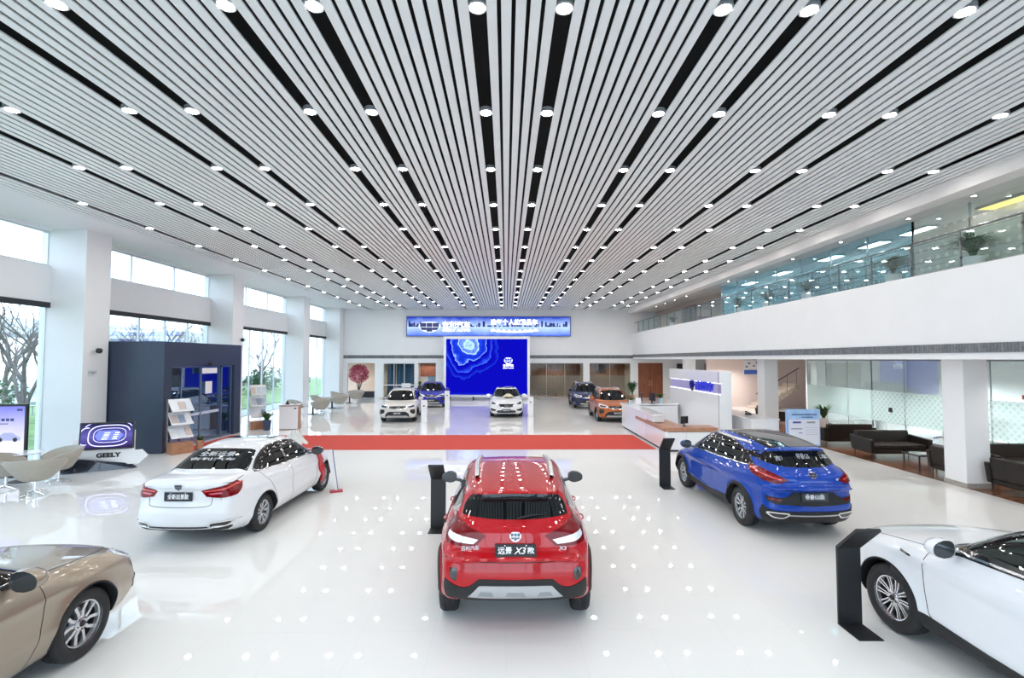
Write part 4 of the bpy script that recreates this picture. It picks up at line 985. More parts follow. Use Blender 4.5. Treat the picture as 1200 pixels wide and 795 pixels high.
# ---- glass balustrade on the parapet
RAILM = M('rail_steel', (.20, .21, .22), .3, .8)
bal = empty('glass_balustrade', (10.15, 0, 5.06), 0, 'clear glass balustrade with steel posts along the upper floor', 'railing')
MB().tube([(0, -3, .84), (0, 38.6, .84)], .022, 10).build('handrail', RAILM, bal, smooth=True)
ys = [-2.6+1.335*k for k in range(31)]
post_me = MB().box(-.010, .010, -.018, .018, 0, .86).box(-.05, .05, -.05, .05, 0, .012).box(-.03, .03, -.012, .012, .2, .26).box(-.03, .03, -.012, .012, .62, .68).mesh('post', RAILM)
pane_me = MB().box(-.006, .006, .04, 1.295, .05, .80).mesh('glass_pane', glass_mat('rail_pane', (.86, .93, .93), .3, 0, .03))
for y in ys: link('post', post_me, bal, (0, y, 0))
for y in ys[:-1]: link('glass_pane', pane_me, bal, (0, y, 0))

# ---- red carpet
o = MB().box(-10.9, 5.05, -1.57, 1.57, 0, .008).build('red_carpet', M('red_carpet', (.58, .058, .04), .9, noise=.06, nscale=60, bump=.1), None, (0, 18.12, .001))
tag(o, 'long red carpet runner laid straight across the white floor', 'carpet')

# ---- plants
LEAF = M('leaf_green', (.045, .12, .04), .4, noise=.35, nscale=9); LEAF2 = M('leaf_light', (.11, .20, .07), .45, noise=.3, nscale=9)
def leaf_mesh(n, h, spread, w, seed, name='foliage', mat=None, droop=.5, z0=0., updir=.8):
    r = random.Random(seed); b = MB()
    for i in range(n):
        a = r.uniform(0, 2*PI); L = h*r.uniform(.6, 1.05); sp = spread*r.uniform(.45, 1.1); seg = 5
        base = Vector((r.uniform(-.03, .03), r.uniform(-.03, .03), z0+h*r.uniform(0, .25)*updir)); d = Vector((math.cos(a), math.sin(a), 0)); s = Vector((-d.y, d.x, 0)); pts = []
        for k in range(seg+1):
            t = k/seg; p = base+d*sp*t**1.3+Vector((0, 0, L*(t-droop*t*t*t*r.uniform(.8, 1.1))*(1-.1*t)))
            ww = w*math.sin(PI*(.12+.88*t)**.8)*.5 if k < seg else .002
            pts.append((p-s*ww, p+Vector((0, 0, -ww*.35)), p+s*ww))
        vs = [q for p in pts for q in p]
        fs = [(k*3+j, k*3+j+1, k*3+j+4, k*3+j+3) for k in range(seg) for j in (0, 1)]
        b.add(vs, fs)
    return b.mesh(name, mat or LEAF, True, 60, fix=False)
def crown_mesh(n, rx, rz, zc, leaf, seed, mat, name='crown'):
    r = random.Random(seed); b = MB()
    for i in range(n):
        v = Vector((r.gauss(0, 1), r.gauss(0, 1), r.gauss(0, 1))).normalized()*r.uniform(.35, 1)**.6
        c = Vector((v.x*rx, v.y*rx, zc+v.z*rz)); d = Vector((r.gauss(0, 1), r.gauss(0, 1), r.gauss(0, .6))).normalized(); s = d.cross(Vector((r.random(), r.random(), r.random()))).normalized(); q = leaf*r.uniform(.7, 1.3)
        b.add([c-d*q, c+s*q*.45, c+d*q, c-s*q*.45], [(0, 1, 2, 3)])
    return b.mesh(name, mat, False, fix=False)
def pot(b, r, h, mi=0): return b.lathe([(.001, 0), (r*.72, 0), (r*.78, .02), (r, h-.02), (r, h), (r*.9, h), (r*.88, h-.06), (.001, h-.06)], 24, mi=mi, cap=False)
def potted(name, loc, h, spread, n, w, pr, ph, pmat, label, group=None, seed=1, mat=None, droop=.5):
    o = empty(name, loc, 0, label, 'plant', group)
    pot(MB(), pr, ph).build('pot', pmat, o, smooth=True)
    MB().lathe([(.001, ph-.05), (pr*.88, ph-.05)], 16, cap=False).build('soil', M('soil', (.05, .035, .025), .9), o)
    f = link('foliage', leaf_mesh(n, h, spread, w, seed, mat=mat, droop=droop, z0=ph-.05), o)
    return o
POT_NAVY = M('pot_navy', (.05, .07, .14), .3); POT_WHITE = M('pot_white', (.75, .75, .75), .3); POT_GLASS = M('vase_bluish', (.45, .58, .66), .1)
potted('potted_plant', (-10.2, 21.2, 0), .62, .42, 46, .09, .17, .42, POT_NAVY, 'leafy plant in a navy pot beside the white and wood lectern', seed=3)
for i, (y, x, s) in enumerate(((10.9, 10.58, 1.05), (13.2, 10.58, 1.), (17.0, 10.55, .85), (19.6, 10.55, .8), (22.0, 10.55, .8), (31.0, 10.6, .8))):
    o = empty('balcony_plant', (x, y, 5.0), 0, 'bushy green plant behind the upper glass railing, %s from the near end' % ORD[i], 'plant', 'plants along the upper railing')
    pot(MB(), .2, .34).build('pot', POT_WHITE, o, smooth=True); MB().tube([(0, 0, .3), (.02, 0, .8*s)], .02, 6).build('stem', M('stem_brown', (.08, .06, .03), .8), o)
    link('foliage', leaf_mesh(130, .72*s, .46*s, .06, 20+i, droop=.6, z0=.34, updir=.9), o)
potted('tall_plant', (9.4, 36.6, 0), 1.5, .60, 130, .09, .2, .4, POT_WHITE, 'tall dark green plant standing near the wooden double door', seed=8)
# pink blossom tree
t = empty('blossom_tree', (-11.9, 39.9, 0), 0, 'pink blossom tree in the far left glazed recess', 'tree')
tb = MB(); rr_ = random.Random(4)
for k in range(9):
    a = rr_.uniform(0, 2*PI); tb.tube([(0, 0, 0), (.05*math.cos(a), .05*math.sin(a), .5), (.25*math.cos(a), .22*math.sin(a), 1.1), (.5*math.cos(a), .4*math.sin(a), 1.9)], [.03, .025, .018, .008], 6)
tb.build('trunk', M('bark_dark', (.06, .035, .03), .8), t, smooth=True)
link('blossom', crown_mesh(1900, .82, .80, 1.85, .075, 5, M('blossom_pink', (.55, .09, .17), .6, noise=.45, nscale=14), 'blossom'), t)

# ---- LED wall
def led_material():
    m = bpy.data.materials.new('led_blue_picture'); m.use_nodes = True; nt = m.node_tree; nt.nodes.clear()
    o = nt.nodes.new('ShaderNodeOutputMaterial'); e = nt.nodes.new('ShaderNodeEmission'); tc = nt.nodes.new('ShaderNodeTexCoord')
    n = nt.nodes.new('ShaderNodeTexNoise'); n.inputs['Scale'].default_value = .55; n.inputs['Detail'].default_value = 3
    ad = nt.nodes.new('ShaderNodeMix'); ad.data_type = 'VECTOR'; ad.inputs['Factor'].default_value = .32
    L = nt.links.new; L(tc.outputs['Object'], n.inputs['Vector']); L(tc.outputs['Object'], ad.inputs['A'])
    sc = nt.nodes.new('ShaderNodeVectorMath'); sc.operation = 'SCALE'; sc.inputs['Scale'].default_value = 4.; L(n.outputs['Color'], sc.inputs[0]); L(sc.outputs[0], ad.inputs['B'])
    ds = nt.nodes.new('ShaderNodeVectorMath'); ds.operation = 'DISTANCE'; ds.inputs[1].default_value = (-.30, .62, 1.72); L(ad.outputs['Result'], ds.inputs[0])
    def mth(op, a, b):
        q = nt.nodes.new('ShaderNodeMath'); q.operation = op
        for i, v in enumerate((a, b)):
            if isinstance(v, (int, float)): q.inputs[i].default_value = v
            else: L(v, q.inputs[i])
        return q.outputs[0]
    f = mth('FRACT', mth('MULTIPLY', ds.outputs['Value'], 3.2), 0); f = mth('POWER', f, 5)
    fall = nt.nodes.new('ShaderNodeMapRange'); fall.inputs['From Min'].default_value = .25; fall.inputs['From Max'].default_value = 1.75; fall.inputs['To Min'].default_value = 1; fall.inputs['To Max'].default_value = 0
    L(ds.outputs['Value'], fall.inputs['Value'])
    core = nt.nodes.new('ShaderNodeMapRange'); core.inputs['From Min'].default_value = .1; core.inputs['From Max'].default_value = .85; core.inputs['To Min'].default_value = 1.5; core.inputs['To Max'].default_value = 0; L(ds.outputs['Value'], core.inputs['Value'])
    n2 = nt.nodes.new('ShaderNodeTexNoise'); n2.inputs['Scale'].default_value = 9; n2.inputs['Detail'].default_value = 5; L(tc.outputs['Object'], n2.inputs['Vector'])
    v = mth('ADD', mth('MULTIPLY', mth('MULTIPLY', f, fall.outputs[0]), 1.25), mth('MULTIPLY', core.outputs[0], n2.outputs['Fac'])); 
    sx = nt.nodes.new('ShaderNodeSeparateXYZ'); L(tc.outputs['Object'], sx.inputs[0])
    low = nt.nodes.new('ShaderNodeMapRange'); low.inputs['From Min'].default_value = -1.9; low.inputs['From Max'].default_value = -2.2; low.inputs['To Min'].default_value = 0; low.inputs['To Max'].default_value = .16; L(sx.outputs['Z'], low.inputs['Value'])
    v = mth('ADD', v, mth('MULTIPLY', low.outputs[0], n2.outputs['Fac']))
    r = nt.nodes.new('ShaderNodeValToRGB'); cr = r.color_ramp; cr.elements[0].position = 0; cr.elements[0].color = (.003, .003, .42, 1); cr.elements[1].position = .85; cr.elements[1].color = (.45, .72, 1, 1)
    q = cr.elements.new(.3); q.color = (.02, .08, .85, 1); L(v, r.inputs['Fac']); L(r.outputs['Color'], e.inputs['Color']); e.inputs['Strength'].default_value = LED_E
    L(e.outputs[0], o.inputs['Surface']); return m
led = empty('led_screen', (-1.45, 37.0, 2.44), 0, 'large blue video wall with pale rings and white frame', 'screen')
MB().box(-3.06, 3.06, 0, .2, -2.1, 2.1).build('display', led_material(), led)
fr = MB(); fr.box(-3.24, -3.06, -.03, .3, -2.3, 2.3).box(3.06, 3.24, -.03, .3, -2.3, 2.3).box(-3.06, 3.06, -.03, .3, 2.1, 2.3).box(-3.06, 3.06, -.03, .3, -2.3, -2.1)
fr.build('frame', WHITE_GLOSS, led); MB().box(-3.2, 3.2, .2, .6, -2.44, 2.25).build('housing', WHITE, led)
GLOW_W = M('sign_white_glow', (1, 1, 1), .4, emit=(1, 1, 1), es=1.1)
e = link('emblem', emblem_mesh('emblem', .62, GLOW_W, M('sign_blue_cell', (.02, .05, .5), .4, emit=(.02, .05, .6), es=.6)), led)
e.matrix_local = Matrix(((1, 0, 0, 1.62), (0, 0, 1, -.012), (0, 1, 0, .45), (0, 0, 0, 1))); e.matrix_local = Matrix.Translation((1.62, -.012, .45)) @ Matrix.Rotation(PI/2, 4, 'X')
put_text('lettering', '吉利汽车', .22, GLOW_W, led, (1.62, -.01, .08), (1, 0, 0), (0, 0, 1), .004, .004, width=.80)
put_text('lettering', 'GEELY AUTO', .12, GLOW_W, led, (1.62, -.01, -.10), (1, 0, 0), (0, 0, 1), .004, .002, width=.80)
# low stage rail in front of the screen
st = empty('display_bench', (-2.4, 36.2, 0), 0, 'long low white bench in front of the blue video wall', 'bench')
MB().box(-1.9, 1.9, -.25, .25, .30, .40).build('bench_top', WHITE_GLOSS, st, bevel=.01)
for x in (-1.7, 0, 1.7): MB().box(x-.05, x+.05, -.2, .2, 0, .3).build('leg', DARKGREY, st)
# ---- banner light box
bn = empty('banner_sign', (-1.36, YF-.16, 5.6), 0, 'long blue light box banner with skyline and white lettering', 'sign')
def grad_mat(name, stops, axis='Z', lo=-.7, hi=.7, es=1.):
    m = bpy.data.materials.new(name); m.use_nodes = True; nt = m.node_tree; nt.nodes.clear(); L = nt.links.new
    o = nt.nodes.new('ShaderNodeOutputMaterial'); e = nt.nodes.new('ShaderNodeEmission'); tc = nt.nodes.new('ShaderNodeTexCoord'); sx = nt.nodes.new('ShaderNodeSeparateXYZ')
    mr = nt.nodes.new('ShaderNodeMapRange'); mr.inputs['From Min'].default_value = lo; mr.inputs['From Max'].default_value = hi
    r = nt.nodes.new('ShaderNodeValToRGB'); cr = r.color_ramp
    for i, (p, c) in enumerate(stops):
        q = cr.elements[i] if i < 2 else cr.elements.new(p); q.position = p; q.color = (*c, 1)
    n = nt.nodes.new('ShaderNodeTexNoise'); n.inputs['Scale'].default_value = 1.2; n.inputs['Detail'].default_value = 3; L(tc.outputs['Object'], n.inputs['Vector'])
    a = nt.nodes.new('ShaderNodeMath'); a.operation = 'MULTIPLY_ADD'; a.inputs[1].default_value = .35; a.inputs[2].default_value = -.17; L(n.outputs['Fac'], a.inputs[0])
    b = nt.nodes.new('ShaderNodeMath'); L(a.outputs[0], b.inputs[0]); L(mr.outputs[0], b.inputs[1])
    L(tc.outputs['Object'], sx.inputs[0]); L(sx.outputs[axis], mr.inputs['Value']); L(b.outputs[0], r.inputs['Fac']); L(r.outputs['Color'], e.inputs['Color']); e.inputs['Strength'].default_value = es; L(e.outputs[0], o.inputs['Surface'])
    return m
MB().box(-6.4, 6.4, 0, .14, -.74, .74).build('light_box', grad_mat('banner_blue', [(0, (.08, .16, .75)), (1, (.02, .05, .42)), (.45, (.42, .58, .95))], es=.95), bn)
bfr = MB(); bfr.box(-6.46, 6.46, -.02, .15, .74, .79).box(-6.46, 6.46, -.02, .15, -.79, -.74).box(-6.46, -6.4, -.02, .15, -.74, .74).box(6.4, 6.46, -.02, .15, -.74, .74)
bfr.build('frame', M('banner_frame', (.05, .08, .3), .4), bn)
sk = MB(); rk = random.Random(12); x = -6.3
while x < 6.2:
    w_ = rk.uniform(.06, .22); h_ = rk.choice((.12, .2, .28, .36, .5))*rk.uniform(.6, 1.1)
    sk.box(x, x+w_, -.008, .0, -.04, -.04+h_)
    if rk.random() < .25: sk.box(x+w_*.45, x+w_*.55, -.008, 0, -.04+h_, h_+.16)
    x += w_+rk.choice((0, .02, .05, .18))
sk.build('skyline', M('skyline_navy', (.01, .015, .10), .6, emit=(.01, .015, .13), es=.5), bn)
e = link('emblem', emblem_mesh('emblem', 1.7, M('sign_silver', (.8, .82, .86), .3, emit=(.75, .8, .9), es=.6), M('sign_navy', (.02, .03, .12), .3, emit=(.02, .03, .14), es=.4)), bn)
e.matrix_local = Matrix.Translation((-4.65, -.03, -.06)) @ Matrix.Rotation(PI/2, 4, 'X') @ Matrix.Diagonal((1, .62, 1, 1))
put_text('lettering', '吉利汽车', .56, GLOW_W, bn, (-2.55, -.03, .08), (1, 0, 0), (0, 0, 1), .006, .012, width=2.2)
put_text('lettering', 'GEELY AUTO', .26, GLOW_W, bn, (-2.55, -.03, -.32), (1, 0, 0), (0, 0, 1), .006, .008, width=2.2)
put_text('lettering', '造每个人的精品车', .48, GLOW_W, bn, (2.0, -.03, .30), (1, 0, 0), (0, 0, 1), .006, .010, width=3.7)
cars = MB()
for k in range(9):
    x = .35+k*.42; z = -.40-.10*math.sin(PI*k/8); s = .20
    cars.prism([(x-s, z), (x+s, z), (x+s*.95, z+.10), (x+s*.55, z+.13), (x+s*.3, z+.21), (x-s*.4, z+.21), (x-s*.7, z+.13), (x-s, z+.10)], -.02, -.008, plane='xz')
cars.build('printed_cars', GLOW_W, bn)

# ---- black info stands: upright board, sloping desk on top, foot plate, all one bent sheet
def info_stand(loc, label, s=1.):
    o = empty('info_stand', loc, 0, label, 'stand', 'black bent information stands'); w = .135*s
    MB().box(-w, w, 0, .03, .012, .88*s).build('board', BLACK, o, bevel=.004)
    MB().add([(-w, .03, .88*s), (w, .03, .88*s), (w, -.31*s, 1.19*s), (-w, -.31*s, 1.19*s), (-w, .0, .862*s), (w, .0, .862*s), (w, -.335*s, 1.165*s), (-w, -.335*s, 1.165*s)],
             [(0, 1, 2, 3), (7, 6, 5, 4), (0, 4, 5, 1), (2, 6, 7, 3), (1, 5, 6, 2), (0, 3, 7, 4)]).build('desk', BLACK, o, bevel=.004)
    MB().box(-w, w, -.32*s, .03, 0, .012).build('foot_plate', BLACK, o, bevel=.003)
    return o
info_stand((3.93, 5.67, .0), 'tall black bent stand in front of the near right white car')
info_stand((-1.22, 8.96, .0), 'black bent stand on the floor left of the red car', 1.0)
info_stand((3.80, 11.79, .0), 'black bent stand beside the nose of the blue car')
# ---- small white totems by the far cars
def totem(loc, h, label):
    o = empty('price_totem', loc, 0, label, 'stand', 'white price totems by the far cars')
    MB().box(-.14, .14, -.08, .08, 0, h).build('post', WHITE_GLOSS, o, bevel=.01)
    MB().box(-.145, .145, -.10, -.08, h-.36, h+.01).build('card', M('totem_card', (.84, .84, .86), .4), o); MB().box(-.05, .04, -.105, -.10, h-.31, h-.25).build('printed_mark', BLACK, o)
    return o
totem((-3.93, 23.76, 0), 1.06, 'white totem standing right of the far cream car')
totem((-3.54, 29.75, 0), 1.12, 'white totem standing left of the blue video wall')
totem((1.31, 26.16, 0), 1.03, 'white totem standing right of the far white car')

# ---- entrance vestibule
NAVY = M('vestibule_navy', (.035, .050, .085), .35, .2, noise=.05, nscale=2)
v = MB(); Y0, Y1, Xv, H = 15.95, 20.55, -11.0, 3.60
v.box(XW+.05, Xv, Y0, Y0+.25, 0, H); v.box(XW+.05, Xv, Y1-.5, Y1, 0, H); v.box(XW+.05, Xv, Y0+.25, Y1-.5, 2.78, H)
v.box(Xv-.25, Xv, Y0+.25, Y0+.38, 0, 2.78)
ve = v.build('entrance_vestibule', NAVY); tag(ve, 'dark navy entrance porch box with sliding glass doors', 'entrance')
DOORG = glass_mat('door_pane', (.58, .70, .84), .45, 0, .07)
ym = [Y0+.38, Y0+1.05, Y0+2.2, Y0+3.4, Y1-.5]
for i in range(4):
    a, b = ym[i], ym[i+1]; xo = Xv-.12-(.06 if i in (1, 2) else 0)
    f = MB(); f.box(xo-.02, xo+.02, a, a+.04, 0, 2.78).box(xo-.02, xo+.02, b-.04, b, 0, 2.78).box(xo-.02, xo+.02, a, b, 2.72, 2.78).box(xo-.02, xo+.02, a, b, 0, .07)
    fo = f.build('door_leaf', M('door_frame_blue', (.20, .26, .36), .3, .6), ve); MB().box(xo-.006, xo+.006, a+.04, b-.04, .07, 2.72).build('pane', DOORG, fo)
    if i in (1, 2): MB().box(xo-.008, xo+.009, a+.04, b-.04, 1.0, 1.10).build('sticker_band', M('door_band', (.55, .68, .85), .4), fo)
MB().box(Xv-.10, Xv-.085, Y0+2.35, Y0+2.75, 1.75, 2.2).build('notice', M('paper_white', (.8, .82, .85), .6), ve)
MB().box(Xv-.02, Xv+.0, Y0+2.0, Y0+2.9, 2.50, 2.70).build('door_sign', M('paper_white', (.8, .82, .85), .6), ve)
MB().lathe([(.06, 0), (.06, .05), (.03, .1)], 12, (Xv+.02, Y0+2.4, 2.85), 'x').build('door_sensor', BLACK, ve)
MB().box(XW+.1, XW+.35, Y0+.3, Y0+1.6, 0, .9).build('inner_counter', DARKGREY, ve)

# ---- brochure racks: zig-zag white sheet over a wooden box
MAGS = [(.72, .75, .80), (.30, .36, .48), (.55, .57, .60), (.60, .50, .46), (.48, .56, .62)]
def rack(loc, h, label, n=3, rz=0.):
    o = empty('brochure_rack', loc, rz, label, 'rack', 'zig-zag brochure racks')
    MB().box(-.32, .32, -.34, .06, 0, .36).build('base_box', WOOD_LIGHT, o, bevel=.006)
    for k in range(n):
        z = .52+k*(h-.45)/n; dz = (h-.45)/n
        sh = MB(); sh.add([(-.31, -.30, z), (.31, -.30, z), (.31, .06, z+dz*.86), (-.31, .06, z+dz*.86), (-.31, -.29, z-.02), (.31, -.29, z-.02), (.31, .07, z+dz*.84), (-.31, .07, z+dz*.84)], [(0, 1, 2, 3), (7, 6, 5, 4), (0, 4, 5, 1), (2, 6, 7, 3), (1, 5, 6, 2), (0, 3, 7, 4)])
        sh.box(-.31, .31, -.33, -.29, z-.02, z+.05)
        s_ = sh.build('shelf', WHITE_GLOSS, o)
    MB().box(-.33, -.31, -.02, .1, .2, h).box(.31, .33, -.02, .1, .2, h).build('side_rail', STEEL, o)
    return o, h, n
def brochures(loc, h, n, rz, where, seed):
    r = random.Random(seed); ca, sa = math.cos(rz), math.sin(rz)
    for k in range(n):
        z = .52+k*(h-.45)/n; dz = (h-.45)/n
        for j, x in enumerate((-.20, .02, .22)):
            if r.random() < .25: continue
            y0, y1 = -.285, -.285+.24; z0 = z+.02; sl = dz*.86/.36; w = .09
            vs = [(x-w, y0, z0+.01), (x+w, y0, z0+.01), (x+w, y1, z0+.01+.24*sl), (x-w, y1, z0+.01+.24*sl)]; up = Vector((0, -sl, 1)).normalized()*.014
            b = MB(); b.add([Vector(p) for p in vs]+[Vector(p)+up for p in vs], [(3, 2, 1, 0), (4, 5, 6, 7), (0, 1, 5, 4), (1, 2, 6, 5), (2, 3, 7, 6), (3, 0, 4, 7)])
            col = r.choice(MAGS); o = b.build('brochure', M('brochure_%d' % MAGS.index(col), col, .3), None, loc, rz)
            tag(o, '%s brochure on the %s shelf of the rack %s' % (('left', 'middle', 'right')[j], ('lowest', 'second', 'third', 'top')[k], where), 'brochure', 'brochures on the racks')
ra = ((-10.62, 16.15, 0), 1.72, 3, R(55)); rb = ((-10.85, 21.65, 0), 1.9, 3, R(40))
rack(ra[0], ra[1], 'white zig-zag brochure rack on a wooden box left of the glass doors', ra[2], ra[3]); brochures(ra[0], ra[1], ra[2], ra[3], 'left of the glass doors', 1)
rack(rb[0], rb[1], 'white brochure rack on a wooden box beyond the navy porch', rb[2], rb[3]); brochures(rb[0], rb[1], rb[2], rb[3], 'beyond the navy porch', 2)
potted('small_plant', (-10.10, 16.45, 0), .30, .2, 26, .05, .12, .36, WOOD_LIGHT, 'small green plant in a wooden box beside the brochure rack', seed=9)

# ---- white and wood lectern, with papers on top
lc = empty('lectern', (-9.35, 21.55, 0), R(8), 'white fronted lectern with wooden side on the left floor', 'lectern')
MB().box(-.40, .36, -.25, .25, 0, 1.04).build('body', WOOD_LIGHT, lc, bevel=.006)
MB().box(-.40, .36, -.275, -.252, .03, 1.0).build('front_panel', WHITE_GLOSS, lc, bevel=.004); MB().box(-.43, .40, -.29, .28, 1.04, 1.07).build('top', WHITE_GLOSS, lc, bevel=.004)
MB().box(.2, .30, -.282, -.276, .88, .93).build('lock', BLACK, lc)
for i, (x, y) in enumerate(((-9.47, 21.48), (-9.17, 21.56))):
    o = MB().add([(-.07, -.05, 0), (.07, -.05, 0), (0, 0, .2), (-.07, .05, 0), (.07, .05, 0)], [(0, 1, 2), (4, 3, 2), (1, 4, 2), (3, 0, 2), (0, 3, 4, 1)]).build('table_card', BLACK if i == 0 else M('card_grey', (.4, .42, .46), .5), None, (x, y, 1.071))
    tag(o, ['black folded card standing on the white lectern', 'grey folded card standing on the white lectern'][i], 'card')

# ---- petal shaped tub chairs on chrome star bases
BEIGE = M('chair_beige', (.38, .345, .295), .55, noise=.04, nscale=20)
def tub_chair(loc, rz, label, group):
    o = empty('tub_chair', loc, rz, label, 'chair', group); n = 28; b = MB(); rows = []
    for (t) in (0, .12, .4, .7, 1.0):
        rows.append([])
        for k in range(n+1):
            a = -R(128)+R(256)*k/n; back = math.cos(a/2)**1.4
            top = .50+.34*back+.05*abs(math.sin(a))**3; r0 = .17+.25*t**.75+(.05*abs(math.sin(a))*t)
            z = .36+(top-.36)*t**1.15
            rows[-1].append((-r0*math.cos(a)*1.0, r0*math.sin(a)*1.1, z))
    m = n+1; vs = [p for q in rows for p in q]
    fs = [(i*m+k, i*m+k+1, (i+1)*m+k+1, (i+1)*m+k) for i in range(len(rows)-1) for k in range(n)]
    b.add(vs, fs); s = b.build('shell', BEIGE, o, smooth=True, angle=70)
    md = s.modifiers.new('Solidify', 'SOLIDIFY'); md.thickness = .045; md.offset = 1
    c_ = MB(); c_.lathe([(.001, .36), (.2, .36), (.30, .40), (.32, .44), (.29, .475), (.001, .485)], 28, (.05, 0, 0)); c_.build('seat', BEIGE, o, smooth=True, angle=50)
    MB().lathe([(.028, .06), (.028, .36), (.10, .365)], 14).build('post', CHROME, o, smooth=True)
    st_ = MB()
    for k in range(4):
        a = PI/4+k*PI/2; st_.tube([(0, 0, .075), (.16*math.cos(a), .16*math.sin(a), .06), (.30*math.cos(a), .30*math.sin(a), .022)], [.022, .018, .012], 8)
    st_.build('star_base', CHROME, o, smooth=True)
    return o
tub_chair((-10.53, 11.23, 0), R(120), 'beige tub chair nearest the camera on the left, seen from behind', 'beige tub chairs by the left windows')
tub_chair((-11.62, 11.67, 0), R(35), 'beige tub chair cut by the left edge of the photo', 'beige tub chairs by the left windows')
tub_chair((-11.02, 12.35, 0), R(-130), 'beige tub chair behind the nearest one, toward the pillar', 'beige tub chairs by the left windows')
def cafe_table(loc, label):
    o = empty('cafe_table', loc, 0, label, 'table', 'small round tables by the left windows')
    MB().lathe([(.001, .68), (.38, .68), (.40, .695), (.38, .71), (.001, .71)], 32, cap=False).build('table_top', WHITE_GLOSS, o, smooth=True)
    MB().lathe([(.05, .03), (.045, .6), (.11, .68)], 16).build('pedestal', BLACK, o, smooth=True); MB().lathe([(.001, 0), (.26, 0), (.26, .015), (.05, .035), (.001, .035)], 28, cap=False).build('foot', BLACK, o, smooth=True)
cafe_table((-12.0, 12.45, 0), 'low white round table between the nearest tub chairs')
for gi, (tx, ty) in enumerate(((-10.6, 27.2), (-10.75, 30.6), (-10.75, 34.0))):
    nm = ['nearest', 'middle', 'farthest'][gi]
    cafe_table((tx, ty, 0), 'small round table of the %s far seating group by the windows' % nm)
    for j, a in enumerate((R(205), R(-40), R(80))):
        tub_chair((tx+.82*math.cos(a), ty+.82*math.sin(a), 0), a+PI, 'beige tub chair %s the %s far round table by the windows' % (['left of', 'right of', 'behind'][j], nm), 'beige tub chairs in the far seating groups')

# ---- upright advertising screen by the left window
ks = empty('advert_screen', (-12.9, 13.0, 0), R(4), 'upright black framed advertising screen by the left window', 'screen')
MB().box(-.43, .43, -.04, .04, .12, 1.86).build('casing', BLACK, ks, bevel=.01)
MB().box(-.385, .385, -.046, -.041, .30, 1.80).build('display', grad_mat('advert_picture', [(0, (.80, .82, .90)), (1, (.18, .20, .62)), (.42, (.62, .62, .86))], 'Z', .3, 1.8, 1.0), ks)
ac = MB(); z = .92
ac.prism([(-.30, z), (.30, z), (.31, z+.08), (.22, z+.12), (.10, z+.20), (-.10, z+.20), (-.20, z+.12), (-.30, z+.09)], -.052, -.047, plane='xz')
ac.build('printed_car', M('advert_car', (.3, .3, .42), .5, emit=(.16, .16, .3), es=.8), ks)
for x in (-.18, .18): MB().lathe([(.001, -.056), (.055, -.056), (.055, -.052)], 16, (x, 0, z+.02), 'y', cap=False).build('printed_wheel', BLACK, ks)
bars = MB()
for k in range(4): bars.box(-.28+k*.11, -.20+k*.11, -.05, -.047, 1.42, 1.49)
bars.box(-.28, .0, -.05, -.047, 1.34, 1.36); bars.build('printed_lines', M('advert_ink', (.05, .06, .2), .5), ks)
MB().box(.20, .33, -.05, -.047, 1.68, 1.74).build('printed_logo', M('advert_ink', (.05, .06, .2), .5), ks)
MB().box(-.45, .45, -.25, .25, 0, .12).build('plinth', BLACK, ks, bevel=.02)

# ---- angular display stand with a tilted screen
gs = empty('screen_stand', (-10.95, 13.75, 0), R(20), 'angular white display stand with dark wedge base and tilted screen', 'display stand')
gs.scale = (1.08, 1.08, 1.08)
MB().prism([(-.72, .12), (-.72, .80), (-.56, .80), (-.56, .50), (.52, .50), (.52, .98), (.56, .98), (.56, .46), (.72, .46), (.86, .30), (.66, .10), (.1, .12)], -.03, .05, plane='xz').build('white_panel', WHITE_GLOSS, gs, bevel=.006)
scr = MB().box(-.58, .56, .0, .06, -.34, .34).build('screen', BLACK, gs, (0, -.06, .86)); scr.rotation_euler = (R(-6), 0, 0)
MB().box(-.545, .525, -.006, -.001, -.305, .305).build('display', grad_mat('stand_picture', [(0, (.02, .01, .06)), (1, (.01, .01, .04)), (.5, (.10, .09, .34))], 'Z', -.3, .3, 1.), scr)
arcs = MB()
for (rx, rz, w_, cx, cz, a0, a1) in ((.42, .25, .022, .04, 0, 20, 330), (.33, .17, .012, .05, .01, 0, 360), (.52, .30, .016, .0, .04, 30, 150), (.16, .20, .02, -.40, 0, 90, 270)):
    n_ = 30; vs = []; fs = []
    for k in range(n_+1):
        t_ = R(a0+(a1-a0)*k/n_); q = math.cos(t_); s_ = math.sin(t_)
        for ww in (0, w_): vs.append((cx+(rx+ww)*math.copysign(abs(q)**.6, q)+.12*s_*rz, -.009, cz+(rz+ww)*math.copysign(abs(s_)**.7, s_)))
    fs = [(2*k, 2*k+1, 2*k+3, 2*k+2) for k in range(n_)]; vs = [(max(-.54, min(.52, p[0])), p[1], max(-.30, min(.30, p[2]))) for p in vs]; arcs.add(vs, fs)
arcs.build('picture_arcs', M('picture_glow', (.6, .6, .9), .4, emit=(.50, .50, .95), es=.9), scr)
fillb = MB().prism([(-.2, -.11), (.24, -.12), (.34, .0), (.22, .13), (-.18, .13), (-.26, 0)], -.0085, -.0075, plane='xz').build('picture_lamp', M('picture_blue', (.1, .12, .5), .4, emit=(.10, .13, .52), es=.9), scr)
bb = MB()
for k in range(4): bb.box(-.12+.02*k, .0+.02*k, -.0105, -.0095, -.09+.05*k, -.07+.05*k); bb.box(.10+.02*k, .2+.02*k, -.0105, -.0095, -.09+.05*k, -.07+.05*k)
bb.build('picture_beams', M('picture_white', (.8, .8, 1), .4, emit=(.75, .78, 1), es=.9), scr)
put_text('lettering', 'GEELY', .15, BLACK, gs, (.02, -.034, .36), (1, 0, 0), (0, 0, 1), .004, .008, width=.52)
